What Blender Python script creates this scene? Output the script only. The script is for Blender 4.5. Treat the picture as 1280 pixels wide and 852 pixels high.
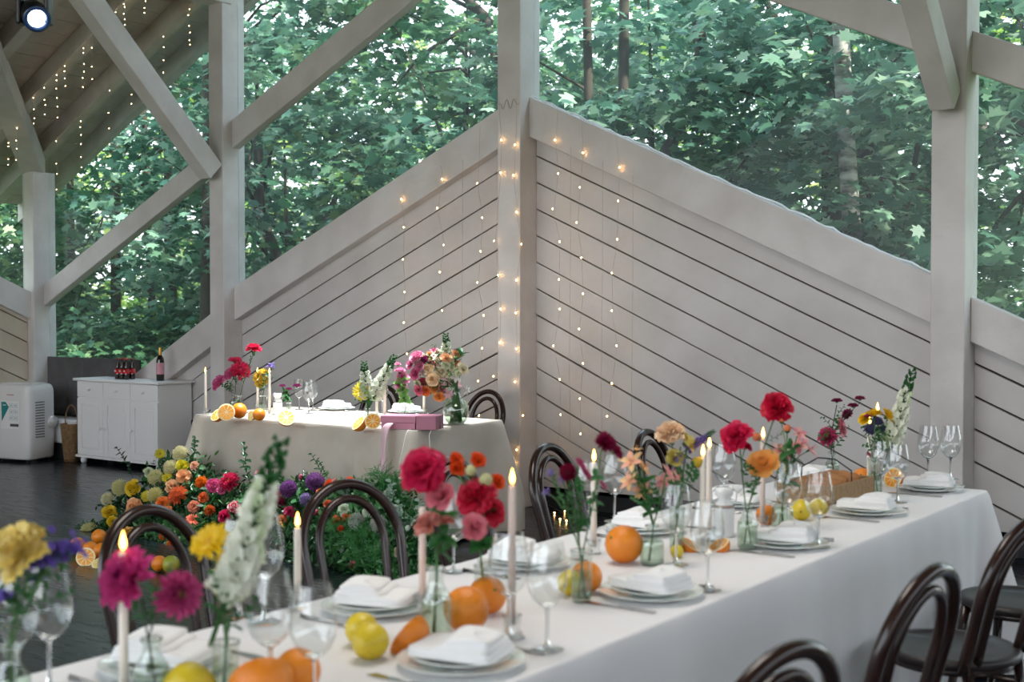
import bpy, math, random
import numpy as np
from mathutils import Vector, Matrix, Quaternion
for o in list(bpy.data.objects): bpy.data.objects.remove(o)
sc = bpy.context.scene
PI = math.pi
# ---------------------------------------------------------------- camera, world, sun, exposure
FPX, EYE = 1600.0, 1.5
PITCH = math.radians(1.468); YAW = math.radians(35.989)
cam = bpy.data.objects.new('camera', bpy.data.cameras.new('camera')); sc.collection.objects.link(cam)
cam.location = (0, 0, EYE); cam.rotation_euler = (PI/2-PITCH, 0, YAW)
cam.data.sensor_width = 36; cam.data.lens = 36*FPX/1280; cam.data.clip_end = 300
cam.data.dof.use_dof = True; cam.data.dof.focus_distance = 8.8; cam.data.dof.aperture_fstop = 3.6
sc.camera = cam
w = bpy.data.worlds.new('sky'); sc.world = w; w.use_nodes = True
nt = w.node_tree; bg = nt.nodes['Background']
tc = nt.nodes.new('ShaderNodeTexCoord'); sep = nt.nodes.new('ShaderNodeSeparateXYZ'); cr = nt.nodes.new('ShaderNodeValToRGB')
nt.links.new(tc.outputs['Generated'], sep.inputs[0]); nt.links.new(sep.outputs['Z'], cr.inputs[0]); nt.links.new(cr.outputs[0], bg.inputs[0])
cr.color_ramp.elements[0].position = 0.0; cr.color_ramp.elements[0].color = (.93, .97, 1, 1)
cr.color_ramp.elements[1].position = .9; cr.color_ramp.elements[1].color = (.62, .78, 1, 1)
bg.inputs[1].default_value = 1.55
def lamp(name, kind, loc, rot, energy, color, **kw):
    d = bpy.data.lights.new(name, kind); d.energy = energy; d.color = color
    for k, v in kw.items(): setattr(d, k, v)
    o = bpy.data.objects.new(name, d); o.location = loc; o.rotation_euler = rot; sc.collection.objects.link(o); return o
def aim(d): return Vector(d).to_track_quat('-Z', 'Y').to_euler()
lamp('sun', 'SUN', (0, 0, 20), aim((-.8, .02, -.62)), 4.5, (1, .93, .78), angle=math.radians(1.2))
lamp('stage_spot', 'SPOT', (-6.05, 6.75, 5.3), aim((-.04, -.3, -4.6)), 1300, (.93, .97, 1), spot_size=math.radians(30), spot_blend=.55, shadow_soft_size=.08)
lamp('added_table_fill', 'AREA', (-2.4, 3.0, 4.1), (0, 0, 0), 26, (1, .93, .86), size=1.6)  # unseen soft light added to brighten the long tabletop
sc.view_settings.view_transform = 'Standard'; sc.view_settings.look = 'None'; sc.view_settings.gamma = 1
sc.view_settings.use_curve_mapping = False; sc.view_settings.exposure = 1.48
cy = sc.cycles
cy.use_denoising = True; cy.max_bounces = 10; cy.diffuse_bounces = 4; cy.glossy_bounces = 4; cy.transmission_bounces = 6
cy.transparent_max_bounces = 28; cy.caustics_reflective = False; cy.caustics_refractive = False; cy.sample_clamp_indirect = 6
# ---------------------------------------------------------------- measuring: where a line of sight meets a real surface
_f = Vector((-math.sin(YAW)*math.cos(PITCH), math.cos(YAW)*math.cos(PITCH), -math.sin(PITCH)))
_r = Vector((math.cos(YAW), math.sin(YAW), 0)); _u = _r.cross(_f); _c = Vector((0, 0, EYE))
def ray(x, y): return _f + _r*((x-640)/FPX) - _u*((y-426)/FPX)
def onY(x, y, Y): r = ray(x, y); return _c + r*(Y/r.y)
def onX(x, y, X): r = ray(x, y); return _c + r*(X/r.x)
def onZ(x, y, Z): r = ray(x, y); return _c + r*((Z-EYE)/r.z)
_fh = Vector((-math.sin(YAW), math.cos(YAW), 0))
def toward(x, y, z): return (_r*x+_fh*y+Vector((0, 0, z))).normalized()   # a direction given as seen when facing the far wall
def onD(x, y, d): return _c + ray(x, y)*d
def depth(p): return (Vector(p)-_c).dot(_f)
# ---------------------------------------------------------------- materials
def lin(h):
    h = h.lstrip('#'); c = [int(h[i:i+2], 16)/255 for i in (0, 2, 4)]
    return tuple((v/12.92 if v <= .04045 else ((v+.055)/1.055)**2.4) for v in c)+(1,)
M = {}
def mat(name, col, rough=.5, metal=0, spec=.5, noise=None, bump=0, bscale=40, trans=0, sub=0, emit=None, alt=None, coat=0, stretch=None, sheen=0):
    if name in M: return M[name]
    m = bpy.data.materials.new(name); m.use_nodes = True; n = m.node_tree; b = n.nodes['Principled BSDF']
    c = lin(col) if isinstance(col, str) else col
    b.inputs['Base Color'].default_value = c; b.inputs['Roughness'].default_value = rough; b.inputs['Metallic'].default_value = metal
    b.inputs['Specular IOR Level'].default_value = spec; b.inputs['Coat Weight'].default_value = coat
    if sheen: b.inputs['Sheen Weight'].default_value = sheen
    if sub: b.inputs['Subsurface Weight'].default_value = sub; b.inputs['Subsurface Radius'].default_value = (.01, .006, .003)
    if emit: b.inputs['Emission Color'].default_value = lin(emit[0]); b.inputs['Emission Strength'].default_value = emit[1]
    if alt or bump:
        t = n.nodes.new('ShaderNodeTexCoord'); mp = n.nodes.new('ShaderNodeMapping'); n.links.new(t.outputs['Object'], mp.inputs[0])
        if stretch: mp.inputs['Scale'].default_value = stretch
        nz = n.nodes.new('ShaderNodeTexNoise'); nz.inputs['Scale'].default_value = noise or bscale; nz.inputs['Detail'].default_value = 5
        n.links.new(mp.outputs[0], nz.inputs['Vector'])
        if alt:
            mx = n.nodes.new('ShaderNodeMix'); mx.data_type = 'RGBA'; rp = n.nodes.new('ShaderNodeMapRange')
            rp.inputs[1].default_value = .38; rp.inputs[2].default_value = .68
            n.links.new(nz.outputs['Fac'], rp.inputs[0]); n.links.new(rp.outputs[0], mx.inputs[0])
            mx.inputs[6].default_value = c; mx.inputs[7].default_value = lin(alt); n.links.new(mx.outputs[2], b.inputs['Base Color'])
        if bump:
            n2 = n.nodes.new('ShaderNodeTexNoise'); n2.inputs['Scale'].default_value = bscale; n2.inputs['Detail'].default_value = 6
            n.links.new(mp.outputs[0], n2.inputs['Vector'])
            bp = n.nodes.new('ShaderNodeBump'); bp.inputs['Strength'].default_value = bump; bp.inputs['Distance'].default_value = .01
            n.links.new(n2.outputs['Fac'], bp.inputs['Height']); n.links.new(bp.outputs[0], b.inputs['Normal'])
    if trans:   # thin translucent leaf or petal
        tr = n.nodes.new('ShaderNodeBsdfTranslucent'); tr.inputs[0].default_value = c; ms = n.nodes.new('ShaderNodeMixShader')
        ms.inputs[0].default_value = trans; out = n.nodes['Material Output']
        n.links.new(b.outputs[0], ms.inputs[1]); n.links.new(tr.outputs[0], ms.inputs[2]); n.links.new(ms.outputs[0], out.inputs[0])
    M[name] = m; return m
def leafmat(name, stops, trans=.35, rough=.45):
    m = bpy.data.materials.new(name); m.use_nodes = True; n = m.node_tree; b = n.nodes['Principled BSDF']
    g = n.nodes.new('ShaderNodeNewGeometry'); r = n.nodes.new('ShaderNodeValToRGB'); n.links.new(g.outputs['Random Per Island'], r.inputs[0])
    e = r.color_ramp.elements
    while len(e) < len(stops): e.new(.5)
    for i, (p, c) in enumerate(stops): e[i].position = p; e[i].color = lin(c)
    n.links.new(r.outputs[0], b.inputs['Base Color']); b.inputs['Roughness'].default_value = rough; b.inputs['Specular IOR Level'].default_value = .45
    tr = n.nodes.new('ShaderNodeBsdfTranslucent'); n.links.new(r.outputs[0], tr.inputs[0]); ms = n.nodes.new('ShaderNodeMixShader')
    ms.inputs[0].default_value = trans; n.links.new(b.outputs[0], ms.inputs[1]); n.links.new(tr.outputs[0], ms.inputs[2])
    n.links.new(ms.outputs[0], n.nodes['Material Output'].inputs[0]); M[name] = m; return m
def glassmat(name, tint=(1, 1, 1, 1), ior=1.45, boost=1.0, base=0.0, rough=0.0, reflection_haze=0):
    m = bpy.data.materials.new(name); m.use_nodes = True; n = m.node_tree; n.nodes.remove(n.nodes['Principled BSDF'])
    t = n.nodes.new('ShaderNodeBsdfTransparent'); t.inputs[0].default_value = tint
    g = n.nodes.new('ShaderNodeBsdfGlossy'); g.inputs['Roughness'].default_value = rough
    f = n.nodes.new('ShaderNodeFresnel'); gb = n.nodes.new('ShaderNodeNewGeometry'); mi = n.nodes.new('ShaderNodeMix')
    mi.inputs[2].default_value = ior; mi.inputs[3].default_value = 1/ior; n.links.new(gb.outputs['Backfacing'], mi.inputs[0]); n.links.new(mi.outputs[0], f.inputs[0])  # thin sheet: both faces reflect alike
    ma = n.nodes.new('ShaderNodeMath'); ma.operation = 'MULTIPLY_ADD'; ma.inputs[1].default_value = boost; ma.inputs[2].default_value = base; ma.use_clamp = True
    n.links.new(f.outputs[0], ma.inputs[0]); ms = n.nodes.new('ShaderNodeMixShader'); n.links.new(ma.outputs[0], ms.inputs[0])
    n.links.new(t.outputs[0], ms.inputs[1]); n.links.new(g.outputs[0], ms.inputs[2]); last = ms
    if reflection_haze:  # pale patchy haze painted in for reflections veiling the pane
        d = n.nodes.new('ShaderNodeBsdfDiffuse'); d.inputs[0].default_value = (.9, .93, .95, 1); tl = n.nodes.new('ShaderNodeBsdfTranslucent'); tl.inputs[0].default_value = (.85, .92, .95, 1)
        ad = n.nodes.new('ShaderNodeMixShader'); ad.inputs[0].default_value = .6; n.links.new(d.outputs[0], ad.inputs[1]); n.links.new(tl.outputs[0], ad.inputs[2])
        tx = n.nodes.new('ShaderNodeTexCoord'); nz = n.nodes.new('ShaderNodeTexNoise'); nz.inputs['Scale'].default_value = .7; nz.inputs['Detail'].default_value = 5
        n.links.new(tx.outputs['Object'], nz.inputs['Vector']); mr = n.nodes.new('ShaderNodeMapRange'); mr.inputs[1].default_value = .35; mr.inputs[2].default_value = .75
        mr.inputs[3].default_value = reflection_haze*.5; mr.inputs[4].default_value = reflection_haze*2.2; n.links.new(nz.outputs['Fac'], mr.inputs[0])
        m2 = n.nodes.new('ShaderNodeMixShader'); n.links.new(mr.outputs[0], m2.inputs[0]); n.links.new(ms.outputs[0], m2.inputs[1]); n.links.new(ad.outputs[0], m2.inputs[2]); last = m2
    n.links.new(last.outputs[0], n.nodes['Material Output'].inputs[0]); M[name] = m; return m
# ---------------------------------------------------------------- mesh helpers
def V(*a): return Vector(a)
def frame(d):
    d = Vector(d).normalized(); q = V(0, 0, 1).rotation_difference(d); return q.to_matrix()
class MB:
    def __init__(s): s.v = []; s.f = []; s.m = []
    def add(s, vs, fs, mi=0):
        b = len(s.v); s.v += [tuple(p) for p in vs]; s.f += [tuple(i+b for i in q) for q in fs]; s.m += [mi]*len(fs); return s
    def box(s, a, b, mi=0, rot=None, org=None):
        vs = [V(x, y, z) for x in (a[0], b[0]) for y in (a[1], b[1]) for z in (a[2], b[2])]
        if rot is not None: vs = [rot @ p + (org or V(0, 0, 0)) for p in vs]
        return s.add(vs, [(0, 1, 3, 2), (4, 6, 7, 5), (0, 4, 5, 1), (2, 3, 7, 6), (0, 2, 6, 4), (1, 5, 7, 3)], mi)
    def prism(s, poly, n0, n1, mi=0):   # polygon list of Vectors, offsets along both
        k = len(poly); vs = [p+n0 for p in poly]+[p+n1 for p in poly]
        return s.add(vs, [tuple(range(k))[::-1], tuple(range(k, 2*k))]+[(i, (i+1) % k, (i+1) % k+k, i+k) for i in range(k)], mi)
    def tube(s, pts, r, n=8, mi=0, caps=True, closed=False):
        pts = [Vector(p) for p in pts]; k = len(pts); rr = r if isinstance(r, (list, tuple)) else [r]*k
        vs = []; up = None
        for i, p in enumerate(pts):
            if closed: d = pts[(i+1) % k]-pts[i-1]
            else: d = pts[min(i+1, k-1)]-pts[max(i-1, 0)]
            d = d.normalized() if d.length > 1e-9 else V(0, 0, 1)
            if up is None: up = d.orthogonal().normalized()
            up = (up-d*up.dot(d)).normalized(); b = d.cross(up)
            vs += [p+(up*math.cos(2*PI*j/n)+b*math.sin(2*PI*j/n))*rr[i] for j in range(n)]
        fs = [(i*n+j, i*n+(j+1) % n, (i+1) % k*n+(j+1) % n, (i+1) % k*n+j) for i in range(k if closed else k-1) for j in range(n)]
        if caps and not closed: fs += [tuple(range(n))[::-1], tuple(range((k-1)*n, k*n))]
        return s.add(vs, fs, mi)
    def lathe(s, prof, n=24, mi=0, org=(0, 0, 0), rot=None):
        o = Vector(org); vs = []; fs = []; k = len(prof)
        for (r, z) in prof:
            for j in range(n):
                p = V(max(r, 1e-5)*math.cos(2*PI*j/n), max(r, 1e-5)*math.sin(2*PI*j/n), z); vs.append((rot @ p if rot is not None else p)+o)
        for i in range(k-1): fs += [(i*n+j, i*n+(j+1) % n, (i+1)*n+(j+1) % n, (i+1)*n+j) for j in range(n)]
        return s.add(vs, fs, mi)
    def petal(s, org, R, L, W, cup=.2, curl=.2, tip=.3, nu=4, mi=0, notch=0, ruffle=0, base=.25):
        # petal grows along +X of R, normal +Z
        vs = []; ws = (-1, -.5, 0, .5, 1) if W > .25*L else (-1, 0, 1); rnd = random.random()*6
        for i in range(nu+1):
            t = i/nu; wd = W*(base+(1-base)*math.sin(PI*min(t*(.5+tip*.3)+.05, .5))) * (1 if t < .75 else (1-(t-.75)*4*tip)) 
            for q in ws:
                x = L*t*(1-.12*abs(q)*(1-notch)) ; z = cup*W*q*q + curl*L*t*t + (ruffle*L*math.sin(rnd+q*5+t*2)*t)
                vs.append(Vector(org)+R @ V(x, wd*q*.5, z))
        k = len(ws); return s.add(vs, [(i*k+j, i*k+j+1, (i+1)*k+j+1, (i+1)*k+j) for i in range(nu) for j in range(k-1)], mi)
    def mesh(s, name, mats, smooth=True):
        me = bpy.data.meshes.new(name); me.from_pydata(s.v, [], s.f)
        for m in (mats if isinstance(mats, (list, tuple)) else [mats]): me.materials.append(m)
        me.polygons.foreach_set('material_index', s.m)
        me.polygons.foreach_set('use_smooth', [smooth]*len(s.f)); me.update(); return me
    def obj(s, name, mats, parent=None, smooth=True, **kw): return link(name, s.mesh(name, mats, smooth), parent, **kw)
def link(name, me, parent=None, loc=None, rot=None, scale=None, bevel=0, bseg=2, sharp=None):
    o = bpy.data.objects.new(name, me); sc.collection.objects.link(o)
    if parent is not None: o.parent = parent
    if loc is not None: o.location = loc
    if rot is not None:
        o.rotation_mode = 'QUATERNION'; o.rotation_quaternion = rot if isinstance(rot, Quaternion) else rot.to_quaternion()
    if scale is not None: o.scale = (scale,)*3 if isinstance(scale, (int, float)) else scale
    if bevel: b = o.modifiers.new('bevel', 'BEVEL'); b.width = bevel; b.segments = bseg; b.limit_method = 'ANGLE'
    return o
def tag(o, label=None, cat=None, group=None, kind=None):
    if label: o['label'] = label
    if cat: o['category'] = cat
    if group: o['group'] = group
    if kind: o['kind'] = kind
    return o
def empty(name, loc=(0, 0, 0), rz=0, label=None, cat=None, group=None):
    o = bpy.data.objects.new(name, None); o.empty_display_size = .05; sc.collection.objects.link(o); o.location = loc; o.rotation_euler = (0, 0, rz)
    return tag(o, label, cat, group)
def copy_tree(o, parent=None):
    c = o.copy(); sc.collection.objects.link(c)
    if parent is not None: c.parent = parent
    for ch in [x for x in KIDS.get(o.name, [])]:
        KIDS.setdefault(c.name, []).append(copy_tree(ch, c))
    return c
KIDS = {}
def reg(root):   # remember children, so copies are cheap
    for x in sc.objects:
        if x.parent: 
            l = KIDS.setdefault(x.parent.name, [])
            if x not in l: l.append(x)
    return root
def dup(root, loc, rz=None, label=None, group=None, scale=None):
    c = copy_tree(root); c.location = loc
    if rz is not None: c.rotation_euler = (0, 0, rz)
    if scale: c.scale = (scale,)*3
    if label: c['label'] = label
    if group: c['group'] = group
    return c
def quad_mesh_np(name, base, mats_np, k, material, smooth=False):
    """many copies of one outline (k corners); mats_np: (N,3,4)"""
    N = len(mats_np); pts = np.einsum('nij,kj->nki', mats_np[:, :, :3], base)+mats_np[:, None, :, 3]
    me = bpy.data.meshes.new(name); me.vertices.add(N*k); me.loops.add(N*k); me.polygons.add(N)
    me.vertices.foreach_set('co', pts.reshape(-1).astype(np.float32))
    me.loops.foreach_set('vertex_index', np.arange(N*k, dtype=np.int32)); me.polygons.foreach_set('loop_start', np.arange(0, N*k, k, dtype=np.int32))
    me.update(calc_edges=True); me.materials.append(material); return me
# ---------------------------------------------------------------- palette
paint = mat('white_painted_wood', '#cfcac7', .55, alt='#bfb9b5', noise=3, bump=.25, bscale=22, stretch=(1, 1, 1))
paint2 = mat('white_painted_boards', '#c6c1be', .5, alt='#b8b2ae', noise=2.2, bump=.2, bscale=18)
rafterm = mat('greyed_white_rafter', '#d3cbc5', .6, alt='#bfb5ad', noise=4, bump=.3, bscale=16)
ceilm = mat('ceiling_boards', '#cbc2bd', .6, alt='#b5aba5', noise=2.5, bump=.3, bscale=14)
dark = mat('dark_gap', '#1b1d21', .8)
gapm = mat('shadow_gap_board', '#4a4038', .9)
paneg = glassmat('window_glass', (.93, .97, .97, 1), 1.42, .14, 0, 0, .025)
glass = glassmat('clear_glass', (.95, .97, .97, 1), 1.55, 1.6, .05)
vaseg = glassmat('vase_glass', (.88, .93, .90, 1), 1.5, 1.2, .085)
thickg = mat('solid_glass', '#f3f8f8', .02, spec=.5); thickg.node_tree.nodes['Principled BSDF'].inputs['Transmission Weight'].default_value = 1
water = glassmat('water', (.86, .93, .86, 1), 1.33, .8, .02)
wood = mat('polished_dark_bentwood', '#22130f', .26, coat=.35, alt='#2e1a14', noise=14, spec=.32)
seatm = mat('dark_seat', '#1c1412', .5, coat=.1)
cloth = mat('white_table_linen', '#e4e2e2', .85, bump=.12, bscale=260, sheen=.2)
cloth2 = mat('natural_linen', '#bbb2a6', .9, alt='#b1a799', noise=5, bump=.25, bscale=180, sheen=.2)
napm = mat('white_napkin', '#efeeed', .85, bump=.12, bscale=200, sheen=.2)
porc = mat('white_porcelain', '#e9efec', .12, coat=.4)
steel = mat('cutlery_steel', '#b9b9b7', .18, metal=1)
wax = mat('ivory_wax', '#efe6da', .45, sub=.3)
pinkwax = mat('blush_wax', '#e6d0c5', .45, sub=.3)
wickm = mat('wick', '#2a211c', .9)
flamem = mat('flame', '#ffd070', .5, emit=('#ffb84f', 5.5))
bulbm = mat('bulb_glow', '#ffd79a', .5, emit=('#ffc276', 17))
wirem = mat('clear_wire', '#b7a99a', .4)
stemm = mat('stem_green', '#3f6b35', .5)
stemd = mat('stem_dark', '#26351f', .5)
leafg = mat('leaf_green', '#2f6a33', .4, trans=.3)
leafd = mat('leaf_dark', '#1f4426', .38, trans=.2)
leafp = mat('leaf_pale', '#7fae63', .45, trans=.3)
leafs = mat('leaf_sage', '#93aa98', .5, trans=.25)
orangem = mat('orange_peel', '#e5871c', .4, bump=.25, bscale=160, alt='#dc7810', noise=8)
lemonm = mat('lemon_peel', '#d9bf2a', .38, bump=.2, bscale=120, alt='#c9ae20', noise=9)
limem = mat('lime_peel', '#8d9a32', .36, bump=.2, bscale=120, alt='#a7943a', noise=9)
pith = mat('citrus_pith', '#f3dfae', .6); pulp = mat('orange_pulp', '#f2a02a', .28, bump=.4, bscale=120); pulpl = mat('lemon_pulp', '#e9cf77', .28, bump=.4, bscale=120)
def petalmat(c): 
    return mat('petal_'+c.lstrip('#'), c, .5, trans=.28)
# ================================================================ THE SETTING
WB, WS, WP = 7.96, 7.87, 7.75            # board plane, sill front, post front
SL = .455                                # slope of sills and braces
def struct(o): return tag(o, kind='structure')
def clip(poly, a, b, c):                 # keep a*x+b*z >= c
    out = []
    for i in range(len(poly)):
        p, q = poly[i], poly[(i+1) % len(poly)]; dp = a*p[0]+b*p[1]-c; dq = a*q[0]+b*q[1]-c
        if dp >= 0: out.append(p)
        if (dp >= 0) != (dq >= 0): t = dp/(dp-dq); out.append((p[0]+(q[0]-p[0])*t, p[1]+(q[1]-p[1])*t))
    return out
def chevron_wall(name, x0, x1, ztop0, s, zb=.15, pitch=.2, x_hi=None):
    """boards under a sloping sill; ztop0 = sill underside at x0, s = signed slope"""
    m = MB(); k = -40; rnd = random.Random(hash(name) % 999 if False else len(name))
    zt = lambda x: ztop0+s*(x-x0)
    for k in range(0, 40):
        hi = ztop0+.06-k*pitch; lo = hi-pitch+.011+rnd.uniform(-.003, .004)
        poly = [(x0, lo), (x1, lo+s*(x1-x0)), (x1, hi+s*(x1-x0)), (x0, hi)]
        poly = clip(poly, 0, 1, zb)
        if len(poly) < 3: continue
        dy = rnd.uniform(0, .004)
        m.prism([V(p[0], 0, p[1]) for p in poly], V(0, WB+dy, 0), V(0, WB+.028, 0))
    struct(m.obj(name, paint2, smooth=False, bevel=.0025, bseg=1))
    b = MB(); poly = clip([(x0, 0), (x1, 0), (x1, zt(x1)+.05), (x0, zt(x0)+.05)], 0, 1, .12)
    b.prism([V(p[0], 0, p[1]) for p in poly], V(0, WB+.03, 0), V(0, WB+.06, 0)); struct(b.obj(name+'_backing', gapm, smooth=False))
def bar(name, p0, p1, h, y0, y1, m=paint, vert=True):      # beam in the gable plane given by its TOP edge
    b = MB(); p0 = V(p0[0], 0, p0[1]); p1 = V(p1[0], 0, p1[1])
    b.prism([p0, p1, p1-V(0, 0, h), p0-V(0, 0, h)], V(0, y0, 0), V(0, y1, 0))
    return struct(b.obj(name, m, smooth=False, bevel=.008))
# posts
PX = [(-11.88, -11.69), (-9.0, -8.815), (-5.765, -5.555), (-2.505, -2.30), (.75, .95)]
PZ = [2.9, 4.3, 6.0, 4.45, 2.75]
for i, ((a, b), z) in enumerate(zip(PX, PZ)):
    m = MB(); m.box((a, WP, 0), (b, WB+.05, z)); struct(m.obj('trim_post_%d' % (i+1), paint, smooth=False, bevel=.008))
# sills (top edges) and boards
zl = lambda x: 3.05-SL*(-5.765-x)   # left half top edge
zr = lambda x: 3.085-SL*(x+5.555)
bar('trim_sill_1', (-8.815, 1.69), (-5.765, 3.055), .30, WS, WB+.02)
bar('trim_sill_2', (-5.60, 3.105), (-2.505, 1.69), .30, WS, WB+.02)
bar('trim_sill_3', (-2.30, 1.567), (.75, .18), .27, WS, WB+.02)
bar('trim_sill_4', (-10.75, .59), (-9.0, 1.52), .30, WS, WB+.02)
chevron_wall('wall_back_left', -8.815, -5.765, 1.39, (3.055-1.69)/3.05)
chevron_wall('wall_back_middle', -5.555, -2.505, 2.785, -(3.105-1.69)/3.095)
chevron_wall('wall_back_right', -2.30, .75, 1.297, -.455)
chevron_wall('wall_back_far_left', -10.75, -9.0, .29, .531)
# braces above the sills
bar('trim_brace_1', (-8.83, 3.185), (-5.765, 4.655), .255, WS-.01, WB)
bar('trim_brace_2', (-5.555, 4.66), (-2.505, 3.27), .25, WS-.01, WB)
bar('trim_brace_3', (-2.305, 3.165), (.75, 1.8), .25, WS-.01, WB)
bar('trim_brace_4', (-11.69, 1.74), (-9.0, 3.02), .22, WS-.01, WB)
# dark footing gap under the boards and the floor
m = MB(); m.box((-11.9, WB+.03, 0), (1.2, WB+.08, .16)); struct(m.obj('baseboard_back', dark, smooth=False))
# roof: rafters, boards, purlin plates
RS = .512
def rz(x): return 3.017+RS*(x+11.808) if x < -5.66 else 3.017+RS*(6.148)-RS*(x+5.66)
RYs = [7.84, 7.20, 6.55, 5.9, 5.25, 4.6, 3.95, 3.3, 2.65, 2.0, 1.35, .7, .05, -.6, -1.25, -1.9, -2.55, -3.2, -3.85]
m = MB()
for Y in RYs:
    for (xa, xb) in ((-12.9, -5.66), (-5.66, 1.9)):
        m.prism([V(xa, 0, rz(xa)), V(xb, 0, rz(xb)), V(xb, 0, rz(xb)+.2), V(xa, 0, rz(xa)+.2)], V(0, Y, 0), V(0, Y+.13, 0))
struct(m.obj('trim_rafters', rafterm, smooth=False, bevel=.006, bseg=1))
m = MB()
for (xa, xb) in ((-12.9, -5.66), (-5.66, 1.9)):     # verge rafter outside the glass
    m.prism([V(xa, 0, rz(xa)), V(xb, 0, rz(xb)), V(xb, 0, rz(xb)+.22), V(xa, 0, rz(xa)+.22)], V(0, 8.36, 0), V(0, 8.46, 0))
struct(m.obj('trim_verge', rafterm, smooth=False))
m = MB()
for (xa, xb) in ((-12.9, -5.66), (-5.66, 1.9)):
    n = 44
    for i in range(n):
        a = xa+(xb-xa)*i/n+.004; b = xa+(xb-xa)*(i+1)/n-.004
        m.prism([V(a, 0, rz(a)+.2), V(b, 0, rz(b)+.2), V(b, 0, rz(b)+.225), V(a, 0, rz(a)+.225)], V(0, -4.2, 0), V(0, 8.48, 0))
struct(m.obj('ceiling', ceilm, smooth=False))
m = MB()
for (xa, xb) in ((-12.9, -5.66), (-5.66, 1.9)): m.prism([V(xa, 0, rz(xa)+.23), V(xb, 0, rz(xb)+.23), V(xb, 0, rz(xb)+.3), V(xa, 0, rz(xa)+.3)], V(0, -4.25, 0), V(0, 8.5, 0))
struct(m.obj('roof', dark, smooth=False))
for i, (a, b) in enumerate(((-9.0, -8.815), (-2.505, -2.30))):
    z = rz(-8.9)-.07
    m = MB(); m.box((a-.01, -.1, z-.22), (b+.01, 7.86, z+.06)); struct(m.obj('trim_purlin_%d' % (i+1), paint, smooth=False, bevel=.008))
hd = V(1.14, -1.10, .585); hs = V(-11.83, 7.86, 2.86); hn = V(.69, .72, 0)*.11   # hip rafter running in from the corner post
m = MB(); m.prism([hs-hn, hs+hn, hs+hn+V(0, 0, .22), hs-hn+V(0, 0, .22)], V(0, 0, 0), hd*2.6); struct(m.obj('trim_hip_rafter', paint, smooth=False, bevel=.008))
# knee braces in planes of constant X, running towards the room
def knee(name, x0, x1, foot, ang, L, w=.17):
    d = V(0, -math.cos(ang), math.sin(ang)); n = V(0, -math.sin(ang), -math.cos(ang)); p = V(0, foot[0], foot[1])
    b = MB(); b.prism([p, p+d*L, p+d*L+n*w, p+n*(w)-d*0], V(x0, 0, 0), V(x1, 0, 0)); return struct(b.obj(name, paint, smooth=False, bevel=.008))
knee('trim_knee_1', -8.99, -8.83, (7.76, 2.78), math.radians(45), 2.2, .19)
knee('trim_knee_2', -2.475, -2.33, (7.76, 2.8), math.radians(45), 2.2, .19)
# gable glass, one pane per bay (between sill and brace, and above the brace)
def pane(name, poly, y=7.93):
    m = MB(); m.prism([V(p[0], 0, p[1]) for p in poly], V(0, y, 0), V(0, y+.006, 0)); return struct(m.obj(name, paneg, smooth=False))
def top(x): return rz(x)+.1
pane('window_1', [(-11.69, .55), (-10.8, .55), (-9.0, 1.5), (-9.0, top(-9)), (-11.69, top(-11.69))])
pane('window_2', [(-8.815, 1.6), (-5.765, 2.95), (-5.765, top(-5.765)), (-8.815, top(-8.815))])
pane('window_3', [(-5.555, 2.95), (-2.505, 1.6), (-2.505, top(-2.505)), (-5.555, top(-5.555))])
pane('window_4', [(-2.3, 1.5), (.75, .1), (.75, top(.75)), (-2.3, top(-2.3))])
# bead of bright sealant where the pane meets the sill
m = MB(); rnd = random.Random(4)
pts = [V(x, 7.915+rnd.uniform(-.004, .004), 3.105-.4572*(x+5.60)+.006+rnd.uniform(-.006, .012)) for x in np.linspace(-5.54, -2.52, 60)]
m.tube(pts, .008, 5); struct(m.obj('trim_sealant', mat('sealant', '#e9f2f4', .2), smooth=True))
# floor: dark glossy planks running across
def floormat():
    m = bpy.data.materials.new('dark_floor_planks'); m.use_nodes = True; n = m.node_tree; b = n.nodes['Principled BSDF']
    t = n.nodes.new('ShaderNodeTexCoord'); br = n.nodes.new('ShaderNodeTexBrick'); n.links.new(t.outputs['Object'], br.inputs[0])
    br.inputs['Color1'].default_value = lin('#1b2228'); br.inputs['Color2'].default_value = lin('#141a20'); br.inputs['Mortar'].default_value = lin('#08090a')
    br.inputs['Scale'].default_value = 1; br.inputs['Brick Width'].default_value = 3.4; br.inputs['Row Height'].default_value = .115; br.inputs['Mortar Size'].default_value = .007
    nz = n.nodes.new('ShaderNodeTexNoise'); nz.inputs['Scale'].default_value = 4; nz.inputs['Detail'].default_value = 6; mp = n.nodes.new('ShaderNodeMapping'); mp.inputs['Scale'].default_value = (1, 9, 1)
    n.links.new(t.outputs['Object'], mp.inputs[0]); n.links.new(mp.outputs[0], nz.inputs[0])
    mr = n.nodes.new('ShaderNodeMapRange'); mr.inputs[3].default_value = .12; mr.inputs[4].default_value = .38; n.links.new(nz.outputs['Fac'], mr.inputs[0]); n.links.new(mr.outputs[0], b.inputs['Roughness'])
    n.links.new(br.outputs['Color'], b.inputs['Base Color'])
    bp = n.nodes.new('ShaderNodeBump'); bp.inputs['Strength'].default_value = .35; bp.inputs['Distance'].default_value = .004; n.links.new(br.outputs['Fac'], bp.inputs['Height']); bp.invert = True
    b2 = n.nodes.new('ShaderNodeBump'); b2.inputs['Strength'].default_value = .12; b2.inputs['Distance'].default_value = .01; n.links.new(nz.outputs['Fac'], b2.inputs['Height']); n.links.new(bp.outputs[0], b2.inputs['Normal'])
    n.links.new(b2.outputs[0], b.inputs['Normal']); b.inputs['Specular IOR Level'].default_value = .38; b.inputs['Specular Tint'].default_value = (.78, .88, 1, 1)
    return m
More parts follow.
